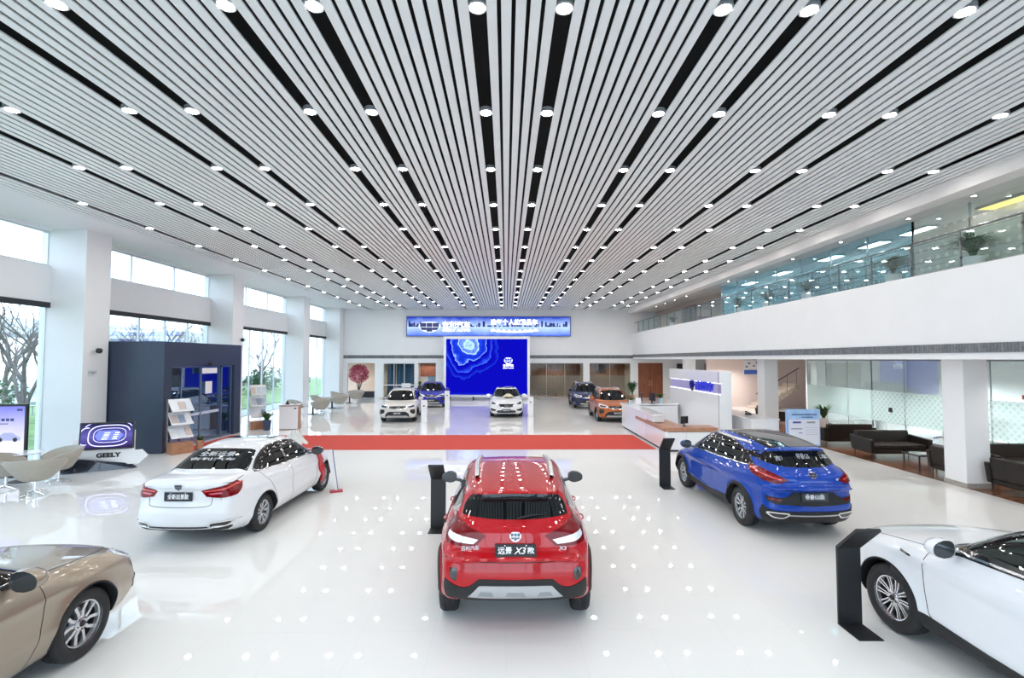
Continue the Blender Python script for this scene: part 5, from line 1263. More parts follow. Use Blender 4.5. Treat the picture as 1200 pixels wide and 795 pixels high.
MB().add([(-.86, -.36, .0), (.56, -.06, .0), (.62, .05, .0), (-.84, .10, .0), (-.80, -.26, .26), (-.45, -.22, .32), (.50, .0, .12), (-.76, .06, .34)], [(3, 2, 1, 0), (4, 5, 7), (5, 6, 7), (0, 1, 5, 4), (1, 6, 5), (1, 2, 6), (2, 3, 7, 6), (3, 0, 4, 7)]).build('wedge_base', M('wedge_navy', (.014, .020, .036), .10, .2, .5), gs)
# ---- small fixtures on the left pillars
o = MB().box(-.09, .09, -.03, .0, -.05, .05).build('emergency_light', WHITE_GLOSS, None, (-12.748, 15.25, 2.55), PI/2)
for x in (-.08, .08): MB().lathe([(.03, 0), (.055, -.05), (.05, -.07), (.001, -.072)], 14, (x, -.01, .07), 'y', cap=False).build('lamp_head', M('lamp_grey', (.6, .62, .64), .3, .3), o)
tag(o, 'small white twin-head emergency light on the near left pillar', 'emergency light')
for i, (y, z, lb) in enumerate(((15.35, 3.32, 'small black camera on a bracket on the near left pillar'), (23.6, 3.98, 'round black camera high on the second left pillar'))):
    o = MB().box(-.02, .10, -.02, .02, -.02, .02).build('security_camera', WHITE_GLOSS, None, (-12.74, y, z)); tag(o, lb, 'camera')
    MB().lathe([(.001, -.1), (.07, -.08), (.09, 0), (.06, .06), (.001, .07)], 16, (.14, 0, -.02), cap=False).build('camera_body', BLACK, o, smooth=True)
# ==================================================================== RECEPTION AND LOUNGE
GLOW_L = M('glow_strip', (1, 1, 1), .4, emit=(.85, .82, 1), es=.9)
rc = empty('reception_desk', (5.18, 16.05, 0), 0, 'long white reception desk with a wooden ledge at its near end', 'desk')
b = MB(); b.box(.06, .70, 2.3, 5.9, .06, 1.0); b.box(0, .115, 0, 5.89, .06, .66); b.box(-.012, .055, 2.2, 5.9, .08, 1.03)
b.box(.7, 2.3, 5.3, 5.9, .06, .98)
b.build('body', WHITE_GLOSS, rc, bevel=.012)
MB().box(.10, .72, .05, 2.4, .06, .64).box(.72, 1.6, .05, .60, .06, .64).build('near_wing', WHITE_GLOSS, rc, bevel=.01)
MB().prism([(-.02, .0), (-.02, 3.6), (.02, 3.6), (.02, 2.4), (.78, 2.4), (.78, .72), (1.75, .72), (1.75, .0)], .66, .78).build('wooden_ledge', WOOD_LIGHT, rc, bevel=.006)
MB().prism([(-.04, 1.25), (-.04, 6.0), (2.4, 6.0), (2.4, 5.5), (.42, 5.5), (.42, 1.25)], 1.0, 1.075).build('counter_top', WHITE_GLOSS, rc, bevel=.008)
MB().box(.0, .40, 1.3, 2.3, .80, 1.0).build('raised_box', WHITE_GLOSS, rc, bevel=.006)
MB().box(.03, .70, .06, 5.88, 0, .06).build('plinth', BLACK, rc)
put_text('lettering', 'GEELY', .14, M('desk_ink', (.12, .12, .2), .4), rc, (-.005, 5.45, .84), (0, -1, 0), (0, 0, 1), .004, .004)
# back wall of the reception, with a lit band
bw = empty('reception_wall', (7.64, 17.5, 0), 0, 'white free-standing reception wall with a lilac band and logo', 'wall panel')
MB().box(0, .42, 0, 5.4, 0, 1.74).box(0, .42, 0, 5.4, 2.16, 2.58).box(.06, .42, 0, 5.4, 1.74, 2.16).build('panel', WHITE_GLOSS, bw, bevel=.006)
MB().box(.05, .06, .03, 5.37, 1.76, 2.14).build('lilac_band', M('band_lilac', (.42, .38, .62), .35), bw)
MB().box(.012, .05, .02, 5.38, 1.742, 1.765).box(.012, .05, .02, 5.38, 2.135, 2.158).build('light_strip', GLOW_L, bw)
MB().box(-.004, .0, .10, .125, .02, 2.56).build('side_joint', DARKGREY, bw)
e = link('emblem', emblem_mesh('emblem', .56, CHROME, EMB_DARK), bw)
e.matrix_local = Matrix.Translation((-.01, 2.55, 1.96)) @ Matrix.Rotation(-PI/2, 4, 'Z') @ Matrix.Rotation(PI/2, 4, 'X') @ Matrix.Diagonal((1, 1, 4, 1))
BLUE_INK = M('sign_blue', (.02, .03, .42), .35, emit=(.02, .03, .5), es=.35)
put_text('lettering', '吉利汽车', .36, BLUE_INK, bw, (.0, 1.45, 1.96), (0, -1, 0), (0, 0, 1), .02, .016, .25, width=1.6)
# things on the desk
def monitor(loc, rz, label):
    o = empty('monitor', loc, rz, label, 'monitor', 'black monitors on the reception desk')
    s = MB().box(-.26, .26, -.02, .02, .12, .46).build('screen', BLACK, o, bevel=.008); MB().box(-.24, .24, -.024, -.021, .14, .44).build('display', M('screen_off', (.015, .018, .025), .1, coat=.5), s)
    MB().box(-.03, .03, -.0, .04, .015, .2).build('neck', BLACK, o); MB().box(-.11, .11, -.08, .10, 0, .015).build('foot', BLACK, o, bevel=.004); return o
monitor((5.97, 16.45, .785), R(25), 'small black monitor on the wooden ledge, nearest the camera').scale = (.62, .62, .72)
monitor((6.42, 21.55, 1.08), R(100), 'small black monitor beside the plant on the far return of the desk')
monitor((5.95, 21.62, 1.08), R(80), 'small black monitor on the far return of the desk, left of the plant')
potted('desk_plant', (6.78, 21.62, 1.078), .40, .32, 30, .06, .12, .24, POT_GLASS, 'spiky green plant in a bluish vase on the reception desk', seed=15)
potted('desk_plant', (5.45, 21.5, 1.078), .28, .2, 24, .05, .08, .16, POT_GLASS, 'small plant in a glass on the far left corner of the reception desk', seed=16)
o = MB().add([(-.12, -.02, 0), (.12, -.02, 0), (.12, .06, .26), (-.12, .06, .26), (.12, .12, 0), (-.12, .12, 0)], [(0, 1, 2, 3), (3, 2, 4, 5), (1, 4, 2), (0, 3, 5), (0, 5, 4, 1)]).build('table_sign', WHITE_GLOSS, None, (5.75, 21.35, 1.078), R(-10)); tag(o, 'white tent sign on the reception desk beside the small plant', 'sign')
# gold cluster of dried plants behind the orange car
potted('dried_plant', (7.05, 28.3, 0), .85, .75, 80, .10, .25, .5, POT_WHITE, 'pale straw coloured bushy plant between the orange car and the desk', seed=17, mat=M('straw_leaf', (.42, .34, .20), .6, noise=.4, nscale=8))
# white low cabinet behind the reception wall
wc = empty('white_cabinet', (8.45, 16.9, 0), 0, 'long low white cabinet behind the reception wall', 'cabinet')
MB().box(0, .95, 0, 6.2, .06, .92).build('body', WHITE_GLOSS, wc, bevel=.008); MB().box(-.03, .98, -.03, 6.23, .92, .96).build('top', WHITE_GLOSS, wc, bevel=.006); MB().box(.04, .9, .04, 6.1, 0, .06).build('plinth', BLACK, wc)
for k in range(4): MB().box(.95, .958, .1+1.5*k, 1.5+1.5*k, .1, .88).build('door', WHITE_GLOSS, wc)
o = empty('desk_telephone', (9.0, 18.2, .96), R(40), 'small black telephone on the long white cabinet', 'telephone')
MB().add([(-.09, -.09, 0), (.09, -.09, 0), (.09, .09, 0), (-.09, .09, 0), (-.09, -.09, .03), (.09, -.09, .03), (.09, .09, .09), (-.09, .09, .09)], [(3, 2, 1, 0), (4, 5, 6, 7), (0, 1, 5, 4), (1, 2, 6, 5), (2, 3, 7, 6), (3, 0, 4, 7)]).build('base', BLACK, o)
MB().tube([(-.06, -.09, .06), (-.06, 0, .11), (-.06, .09, .13)], [.025, .015, .025], 8).build('handset', BLACK, o, smooth=True)
# info board
ib = empty('notice_board', (10.05, 16.6, 0), 0, 'pale blue notice board standing behind the blue car', 'notice board')
MB().box(-.575, .575, -.03, .03, .10, 1.33).build('panel', M('board_pale_blue', (.30, .45, .80), .4), ib, bevel=.004)
MB().box(-.575, .575, -.036, -.031, 1.0, 1.33).build('header', M('board_header', (.36, .56, .88), .4, noise=.2, nscale=4), ib); MB().box(-.50, .54, -.038, -.031, .14, .99).build('sheet', M('board_sheet', (.74, .76, .86), .5), ib)
ln = MB(); ln.box(-.38, .46, -.040, -.036, 1.135, 1.17).box(-.06, .34, -.040, -.036, 1.05, 1.08); ln.build('heading_lines', M('board_ink', (.04, .06, .22), .5), ib)
for x, m_ in ((-.36, M('board_tab', (.06, .05, .30), .4)), (.12, M('board_tab_grey', (.30, .30, .38), .4))): MB().box(x, x+.28, -.042, -.038, .86, .92).build('printed_tab', m_, ib)
l2 = MB(); l2.box(-.42, -.04, -.040, -.038, .66, .685).box(-.16, -.04, -.04, -.038, .52, .545)
for k in range(4): l2.box(.06, .48, -.040, -.038, .72-.08*k, .725-.08*k)
l2.build('printed_lines', M('board_ink', (.04, .06, .22), .5), ib)
for x in (-.5, .5): MB().box(x-.02, x+.02, -.2, .2, 0, .03).box(x-.02, x+.02, -.02, .02, 0, .12).build('leg', STEEL, ib)
# sofas
LEATHER = M('brown_leather', (.017, .012, .010), .42, 0, .0, .3, noise=.25, nscale=12, bump=.05)
def sofa(loc, rz, w, label):
    o = empty('sofa', loc, rz, label, 'sofa', 'dark leather sofas in the lounge'); h = w/2
    MB().box(-h+.1, h-.1, -.38, .38, .17, .30).build('frame', LEATHER, o, bevel=.02)
    n = 2 if w > 1.3 else 1
    for k in range(n):
        a = -h+.12+(w-.24)*k/n; MB().box(a, a+(w-.24)/n-.01, -.40, .24, .30, .44).build('seat_cushion', LEATHER, o, bevel=.035, seg=3)
    MB().add([(-h+.1, .22, .28), (h-.1, .22, .28), (h-.1, .40, .28), (-h+.1, .40, .28), (-h+.1, .32, .78), (h-.1, .32, .78), (h-.1, .46, .78), (-h+.1, .46, .78)], [(3, 2, 1, 0), (4, 5, 6, 7), (0, 1, 5, 4), (1, 2, 6, 5), (2, 3, 7, 6), (3, 0, 4, 7)]).build('backrest', LEATHER, o, bevel=.03, seg=3)
    for s in (-1, 1):
        MB().add([(s*(h-.11), -.42, .2), (s*(h-.0), -.42, .2), (s*(h-.0), .42, .2), (s*(h-.11), .42, .2), (s*(h-.09), -.44, .60), (s*(h+.03), -.44, .60), (s*(h+.03), .46, .66), (s*(h-.09), .46, .66)], [(3, 2, 1, 0), (4, 5, 6, 7), (0, 1, 5, 4), (1, 2, 6, 5), (2, 3, 7, 6), (3, 0, 4, 7)]).build('arm', LEATHER, o, bevel=.025, seg=3)
        for y in (-.36, .36): MB().lathe([(.012, 0), (.018, .2)], 10, (s*(h-.08), y, 0)).build('leg', STEEL if False else BLACK, o)
    return o
sofa((11.85, 17.3, .006), PI, 1.75, 'dark leather sofa seen from behind, right of the pale blue board')
sofa((11.85, 15.1, .006), 0, 1.85, 'dark leather sofa facing the camera, left of the near right pillar')
sofa((11.5, 12.5, .006), R(90), .74, 'dark leather armchair showing its back, just left of the near right pillar')
sofa((11.5, 10.4, .006), R(90), 1.8, 'dark leather sofa cut by the right edge of the photo')
sofa((13.1, 12.6, .006), 0, 1.7, 'dark leather sofa facing the camera by the frosted glass, right of the near pillar')
sofa((12.6, 23.1, .006), PI*.5, 1.6, 'dark leather sofa in front of the pinkish stair wall')
ct = empty('coffee_table', (11.75, 13.65, .006), 0, 'low dark coffee table with magazines between two sofas', 'table')
MB().box(-.5, .5, -.3, .3, .36, .40).build('table_top', M('dark_table', (.02, .016, .014), .12, coat=.5), ct, bevel=.006)
for x in (-.46, .46):
    for y in (-.26, .26): MB().box(x-.015, x+.015, y-.015, y+.015, 0, .36).build('leg', BLACK, ct)
for i, (x, y, a, c_, lb) in enumerate(((11.62, 13.6, .2, (.55, .56, .6), 'grey open magazine lying on the coffee table'), (11.85, 13.55, -.3, (.7, .7, .72), 'white magazine lying on the coffee table beside the bowl'))):
    o = MB().box(-.13, .0, -.1, .1, 0, .012).box(.002, .13, -.1, .1, 0, .012).build('magazine', M('magazine_%d' % i, c_, .4, noise=.3, nscale=15), None, (x, y, .407), a); tag(o, lb, 'magazine')
o = MB().lathe([(.001, 0), (.06, 0), (.12, .06), (.115, .06), (.055, .012), (.001, .012)], 20, cap=False).build('bowl', WHITE_GLOSS, None, (12.08, 13.65, .407), smooth=True); tag(o, 'small white bowl on the coffee table', 'bowl')
# signs and handles on the glass
for i, (y, lb) in enumerate(((13.9, 'red and white door sign on the frosted glass left of the pillar'), (11.2, 'red and white door sign on the frosted glass right of the pillar'))):
    o = MB().box(-.008, .0, -.20, .20, 0, .13).build('door_sign', M('sign_white', (.8, .8, .8), .4), None, (14.97, y, 1.86)); MB().box(-.012, -.008, .12, .20, 0, .13).build('red_end', M('sign_red', (.5, .02, .03), .4), o)
    MB().box(-.012, -.008, -.16, .10, .03, .10).build('printed_bar', M('sign_print', (.55, .3, .3), .5), o); tag(o, lb, 'sign', 'door signs on the frosted glass')
for i, (y, lb) in enumerate(((13.15, 'black door lock on the frosted glass behind the near pillar'), (11.35, 'black door lock on the frosted glass right of the pillar'), (19.0, 'black door lock on the far frosted glass pane'))):
    o = MB().box(-.03, .0, -.08, .08, -.09, .09).build('door_lock', BLACK, None, (14.965, y, 1.05), bevel=.005); tag(o, lb, 'lock', 'door locks on the frosted glass')
# meeting room behind the glass
mt = empty('meeting_table', (17.3, 17.2, 0), 0, 'dark glass meeting table behind the frosted glass', 'table')
MB().box(-.6, .6, -1.6, 1.6, .72, .76).build('table_top', M('dark_table', (.02, .016, .014), .12), mt, bevel=.01)
for x in (-.5, .5):
    for y in (-1.5, 1.5): MB().box(x-.03, x+.03, y-.03, y+.03, 0, .72).build('leg', STEEL, mt)
def office_chair(loc, rz, label, group):
    o = empty('office_chair', loc, rz, label, 'chair', group)
    MB().box(-.24, .24, -.24, .24, .44, .52).build('seat', DARKGREY, o, bevel=.03); MB().box(-.23, .23, .20, .26, .58, 1.08).build('backrest', M('mesh_back', (.05, .055, .06), .6), o, bevel=.025)
    MB().box(-.03, .03, .2, .25, .46, .62).build('back_bar', BLACK, o); MB().lathe([(.03, .1), (.03, .44)], 10).build('post', STEEL, o)
    s = MB()
    for k in range(5): s.tube([(0, 0, .1), (.28*math.cos(k*2*PI/5), .28*math.sin(k*2*PI/5), .05), (.29*math.cos(k*2*PI/5), .29*math.sin(k*2*PI/5), .0)], [.025, .02, .022], 6)
    s.build('star_base', BLACK, o)
    for x in (-.28, .28): MB().tube([(x, .1, .48), (x, .12, .68), (x, -.15, .68)], .014, 6).build('arm', BLACK, o)
for i, y in enumerate((16.0, 17.2, 18.4)): office_chair((16.45, y, 0), R(90), 'dark chair at the meeting table behind frosted glass, %s from the near end' % ORD[i], 'meeting chairs behind the glass')
for i, y in enumerate((14.4, 15.3, 16.2, 17.1, 18.0, 20.2, 21.1)): office_chair((11.75, y, 5.0), R(90), 'dark office chair behind the teal glass upstairs, %s from the near end' % ORD[i], 'office chairs upstairs')
potted('meeting_plant', (15.9, 20.8, 0), .8, .45, 40, .10, .18, .4, POT_WHITE, 'green potted plant behind the frosted glass by the meeting room', seed=31)
potted('lounge_plant', (14.2, 21.9, .006), .9, .5, 50, .10, .2, .4, POT_WHITE, 'green potted plant in the lounge before the far frosted glass', seed=32)
# picture and stair by the pinkish wall
pc = MB().box(-.55, .55, -.03, 0, -.45, .45).build('wall_picture', M('picture_frame_white', (.8, .8, .82), .4), None, (15.6, 30.98, 2.5)); tag(pc, 'blue and white framed picture on the pinkish stair wall', 'picture')
MB().box(-.53, .53, -.036, -.03, -.43, -.16).build('picture_blue', M('picture_navy', (.05, .12, .45), .4), pc)
mk = MB()
for x, z in ((-.2, .25), (.1, .1), (.3, .3), (-.35, .05)): mk.box(x-.07, x+.07, -.036, -.03, z-.05, z+.05)
mk.build('printed_marks', M('picture_ink', (.08, .12, .3), .4), pc)
sr = empty('stair', (15.0, 29.2, 0), 0, 'beige stair flight with dark handrail by the pinkish wall', 'stairs')
b = MB()
for k in range(9): b.box(k*.28, k*.28+.30, 0, 1.3, 0 if k == 0 else k*.17-.12, (k+1)*.17)
b.build('steps', M('stair_stone', (.55, .47, .40), .35), sr); MB().tube([(-.1, -.04, .95), (2.5, -.04, 2.5)], .03, 8).build('handrail', BLACK, sr)
for k in range(5): MB().tube([(.1+k*.56, -.04, .17+k*.34), (.1+k*.56, -.04, 1.05+k*.345)], .012, 6).build('baluster', BLACK, sr)
# behind the far glass: office furniture
def desk(loc, label):
    o = empty('office_desk', loc, 0, label, 'desk', 'desks behind the far glass')
    MB().box(-.8, .8, -.35, .35, .71, .75).build('table_top', WOOD_LIGHT, o); MB().box(-.78, .78, .28, .31, .1, .71).build('modesty_panel', WOOD_OFFICE, o)
    for x in (-.74, .74): MB().box(x-.03, x+.03, -.33, .33, 0, .71).build('leg', DARKGREY, o)
desk((3.4, 40.6, 0), 'wooden desk behind the patterned far glass, nearer the video wall'); desk((8.2, 40.6, 0), 'wooden desk behind the patterned far glass, nearer the wood door')
o = MB().box(-.45, .45, -.02, .0, -.4, .4).build('wall_picture', M('dark_picture', (.03, .025, .025), .4), None, (8.1, YF+3.18, 2.2)); tag(o, 'dark square picture on the wood wall right of the far pier', 'picture')
# curtains in the blue room
def curtain(x0, x1, y, label):
    n = int((x1-x0)/.06); b = MB(); vs = []
    for k in range(n+1):
        x = x0+(x1-x0)*k/n; yy = y+.05*math.sin(k*1.3); vs += [(x, yy, .05), (x, yy, 2.7)]
    b.add(vs, [(2*k, 2*k+2, 2*k+3, 2*k+1) for k in range(n)]); o = b.build('curtain', M('curtain_blue', (.06, .13, .24), .8, noise=.15, nscale=6), None, smooth=True, angle=80)
    md = o.modifiers.new('Solidify', 'SOLIDIFY'); md.thickness = .01; tag(o, label, 'curtain')
curtain(-9.5, -8.85, 39.5, 'narrow dark blue curtain behind the far left glass'); curtain(-8.75, -7.25, 39.5, 'wide dark blue curtain behind the far left glass')
o = MB().box(-.35, .35, -.02, .02, .75, 1.15).box(-.03, .03, -.02, .02, .0, .75).box(-.2, .2, -.15, .15, 0, .02).build('display_sign', WHITE_GLOSS, None, (-7.75, 38.3, 0)); tag(o, 'white sign on a post before the dark blue curtain', 'sign')
pb = MB().box(-.62, .62, 0, .5, .0, .42).box(-.64, .64, -.02, .52, .42, .46).build('planter_bench', M('dark_bench', (.02, .02, .024), .4), None, (-11.0, 39.1, 0)); tag(pb, 'dark low bench beside the pink blossom tree', 'bench')
o = MB().box(-.36, .36, -.03, 0, 0, .95).build('wall_picture', M('blue_poster', (.16, .30, .42), .4, noise=.3, nscale=3), None, (-5.95, YF+1.27, .82)); tag(o, 'teal framed poster below the reddish wood panel', 'picture'); MB().box(-.36, .36, -.034, -.03, 0, .3).build('poster_foot', M('poster_white', (.6, .62, .66), .4), o)
potted('corner_plant', (-6.7, 38.3, 0), .55, .22, 30, .10, .16, .95, M('pot_dark', (.05, .035, .03), .4), 'dark round plant on a tall pot behind the far blue car', seed=41)
# ==================================================================== CARS
HEAD = PI/2        # nose towards the far wall
RED = paint('paint_red', (.46, .004, .010), 0, .4); WHITE_P = paint('paint_white', (.78, .79, .82), 0, .3); BLUE = paint('paint_blue', (.004, .055, .40), .1, .4)
PEARL = paint('paint_pearl_white', (.78, .80, .84), 0, .3); CHAMP = paint('paint_champagne', (.36, .30, .235), .55, .32)
CREAM = paint('paint_cream', (.66, .63, .60), .1, .3); ROYAL = paint('paint_royal_blue', (.015, .02, .38), .3, .3); NAVYP = paint('paint_dark_blue', (.01, .02, .10), .3, .3); ORANGE = paint('paint_orange', (.42, .10, .02), .3, .3)
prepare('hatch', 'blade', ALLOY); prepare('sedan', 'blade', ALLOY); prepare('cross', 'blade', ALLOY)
def own_window_surround(kind, poly, y):
    D = CAR[kind]; g = patch_geo(D['B'], xz(poly, y), IN, .0022, thick=.008)
    D['parts'].insert(0, ('window_surround', mesh_of('window_surround', [g], GLOSS_BLACK), 0, None)); D['parts'].insert(0, ('window_surround', mirror_me([g], 'window_surround', GLOSS_BLACK), 1, None))
own_window_surround('hatch', [(.90, 1.06, 1), (.56, 1.295), (.28, 1.45), (0, 1.497), (-.8, 1.50), (-1.34, 1.452), (-1.56, 1.32, 1), (-1.16, 1.155), (0, 1.095)], .75)
own_window_surround('sedan', [(.91, .985, 1), (.59, 1.19), (.33, 1.335), (.08, 1.395), (-.6, 1.40), (-.92, 1.34), (-1.2, 1.22), (-1.38, 1.09, 1), (-1.25, 1.04), (0, .998)], .75)
own_window_surround('cross', [(.97, 1.04, 1), (.61, 1.27), (.34, 1.405), (.05, 1.463), (-.6, 1.463), (-1.14, 1.36), (-1.37, 1.265), (-1.57, 1.16, 1), (-1.45, 1.12), (0, 1.065)], .78)

# red hatch: seen from behind, centre of the floor
c = build_car('hatch', 'hatchback_car', RED, (.105, 7.39, 0), HEAD, 'glossy red car seen from behind in the middle of the floor', mirror_mat=GLOSS_BLACK)
emblem(c, 'hatch', .125, 0, 1.068)
license_plate(c, 'hatch', 0, .94, '', 0, w=.45, h=.15, parts=[('远景', -.115, .085, 0, .155), ('X3', .045, .10, .3, .13), ('款', .165, .075, 0, .075)])
badge(c, 'hatch', '吉利汽车', .055, .50, .945, width=.20); badge(c, 'hatch', 'X3', .055, -.52, .94, width=.09, shear=.2)
w_ = MB(); w_.tube([(-1.86, 0.02, 1.235), (-1.84, -.20, 1.265), (-1.83, -.36, 1.262)], .010, 6)
p0, n0 = surf('hatch', (0, -.02, 1.245), FWD); p1, _ = surf('hatch', (0, -.34, 1.275), FWD)
MB().tube([p0+Vector((-.03, 0, 0)), (p0+p1)/2+Vector((-.03, 0, .012)), p1+Vector((-.015, 0, 0))], [.014, .010, .006], 8).build('rear_wiper', BLACK, c, smooth=True)
# white sedan, left
WX, WY, WR = -5.10, 10.15, HEAD-R(1.8)
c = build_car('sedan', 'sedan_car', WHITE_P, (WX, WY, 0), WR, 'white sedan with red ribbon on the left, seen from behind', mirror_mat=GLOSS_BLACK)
emblem(c, 'sedan', .13, 0, 1.0)
license_plate(c, 'sedan', 0, .855, '全新远景款', .085, w=.45, h=.14, tw=.34)
badge(c, 'sedan', 'GEELY', .05, .50, .995, width=.18)
put_text('window_sticker', '全新远景', .13, M('sticker_white', (.7, .72, .75), .5), c, (-1.26, .0, 1.335), (0, -1, 0), (.85, 0, .5), .001, 0., width=.62)
put_text('window_sticker', '吉利汽车', .07, M('sticker_white', (.7, .72, .75), .5), c, (-1.40, .0, 1.275), (0, -1, 0), (.85, 0, .5), .001, 0., width=.8)
# red ribbon laid over the front wing, white flower on the bonnet
Bs = CAR['sedan']['B']; rib = []
ga = ribbon_geo(Bs, [(1.30, -.90, .22), (1.20, -.90, .40), (1.10, -.90, .62), (1.06, -.88, .82), (1.08, -.84, .90)], (0, 1, 0), .20, .03, step=.025)
gb = ribbon_geo(Bs, [(1.08, -.84, .95), (1.14, -.60, 1.0), (1.30, -.30, 1.0), (1.42, 0, 1.0)], DOWN, .20, .03, step=.025)
def rib_obj(name, g, base_rz, loc, mat, label, cat):
    o = mesh_of(name, g, mat, True); ob = link(name, o, None, loc, base_rz); tag(ob, label, cat); return ob
RIB = M('ribbon_red', (.50, .012, .02), .35, noise=.15, nscale=12)
rib_obj('red_ribbon', [ga, gb], WR, (WX, WY, 0), RIB, 'broad red ribbon draped over the front wing of the white sedan', 'ribbon')
def flower(loc, r, label, mat):
    o = empty('rosette', loc, 0, label, 'rosette'); b = MB()
    for lay in range(3):
        for k in range(9):
            a = 2*PI*k/9+lay*.35; q = r*(1-.27*lay); d = Vector((math.cos(a), math.sin(a), 0)); s = Vector((-d.y, d.x, 0)); z = .03+.045*lay
            pts = [d*q*.1+Vector((0, 0, z)), d*q*.6+s*q*.3+Vector((0, 0, z+.05)), d*q+Vector((0, 0, z+.02)), d*q*.6-s*q*.3+Vector((0, 0, z+.05)), d*q*.55+Vector((0, 0, z+.10))]
            b.add(pts, [(0, 1, 4), (1, 2, 4), (2, 3, 4), (3, 0, 4)])
    b.build('petals', mat, o, fix=False); MB().lathe([(.001, .2), (r*.2, .17), (r*.26, .1), (r*.2, .02), (.001, 0)], 14).build('heart', M('rosette_gold', (.55, .45, .15), .5), o, smooth=True)
    return o
ROS = M('rosette_white', (.75, .75, .72), .6, noise=.1)
mw = Matrix.Translation((WX, WY, 0)) @ Matrix.Rotation(WR, 4, 'Z')
p, n_ = surf('sedan', (1.22, -.22, 1.4), DOWN)
flower(mw @ (p+Vector((0, 0, .015))), .33, 'white ribbon rosette on the bonnet of the left white sedan', ROS).scale = (1, 1, 2.0)
# slim white stand with red foot by the sedan's nose
o = empty('slim_stand', (-3.88, 11.4, 0), R(20), 'slim white stand on a red foot beside the white sedan nose', 'stand')
MB().box(-.14, .14, -.10, .10, 0, .03).build('foot', M('stand_red', (.45, .02, .04), .4), o, bevel=.004); MB().add([(-.03, 0, .03), (.03, 0, .03), (-.10, .04, .95), (-.24, .04, .95), (-.03, .03, .03), (.03, .03, .03), (-.10, .07, .95), (-.24, .07, .95)], [(0, 1, 2, 3), (7, 6, 5, 4), (0, 4, 5, 1), (1, 5, 6, 2), (2, 6, 7, 3), (3, 7, 4, 0)]).build('post', WHITE_GLOSS, o)
MB().add([(.03, -.004, .03), (.045, -.004, .03), (-.08, .036, .95), (-.10, .036, .95), (.03, .03, .03), (.045, .03, .03), (-.08, .07, .95), (-.10, .07, .95)], [(0, 1, 2, 3), (7, 6, 5, 4), (0, 4, 5, 1), (1, 5, 6, 2), (2, 6, 7, 3), (3, 7, 4, 0)]).build('edge_strip', M('edge_blue', (.05, .07, .25), .4), o)
# blue crossover, right
c = build_car('cross', 'crossover_car', BLUE, (5.095, 10.40, 0), HEAD+R(1.3), 'bright blue crossover car on the right, seen from behind', mirror_mat=None)
emblem(c, 'cross', .14, 0, 1.075)
license_plate(c, 'cross', 0, .725, '帝豪GS款', .085, w=.45, h=.14, tw=.33)
badge(c, 'cross', 'EMGRAND', .045, -.50, 1.0, width=.22)
for (y, z, tx, sz) in ((-.02, 1.33, '帝豪GS', .12), (.36, 1.30, '吉利', .10), (-.36, 1.32, '汽车', .10)):
    p, n_ = surf('cross', (0, y, z), FWD); up = n_.cross(Vector((0, -1, 0))); up = up if up.z > 0 else -up
    put_text('window_sticker', tx, sz, M('sticker_white', (.7, .72, .75), .5), c, p+n_*.006, (0, -1, 0), up, .001, 0., width=.22)
p, n_ = surf('cross', (-.62, 1., 1.26), IN); put_text('window_sticker', '1', .16, M('sticker_white', (.7, .72, .75), .5), c, p+n_*.006, (-1, 0, 0), (0, -.4, .9), .001) if False else None
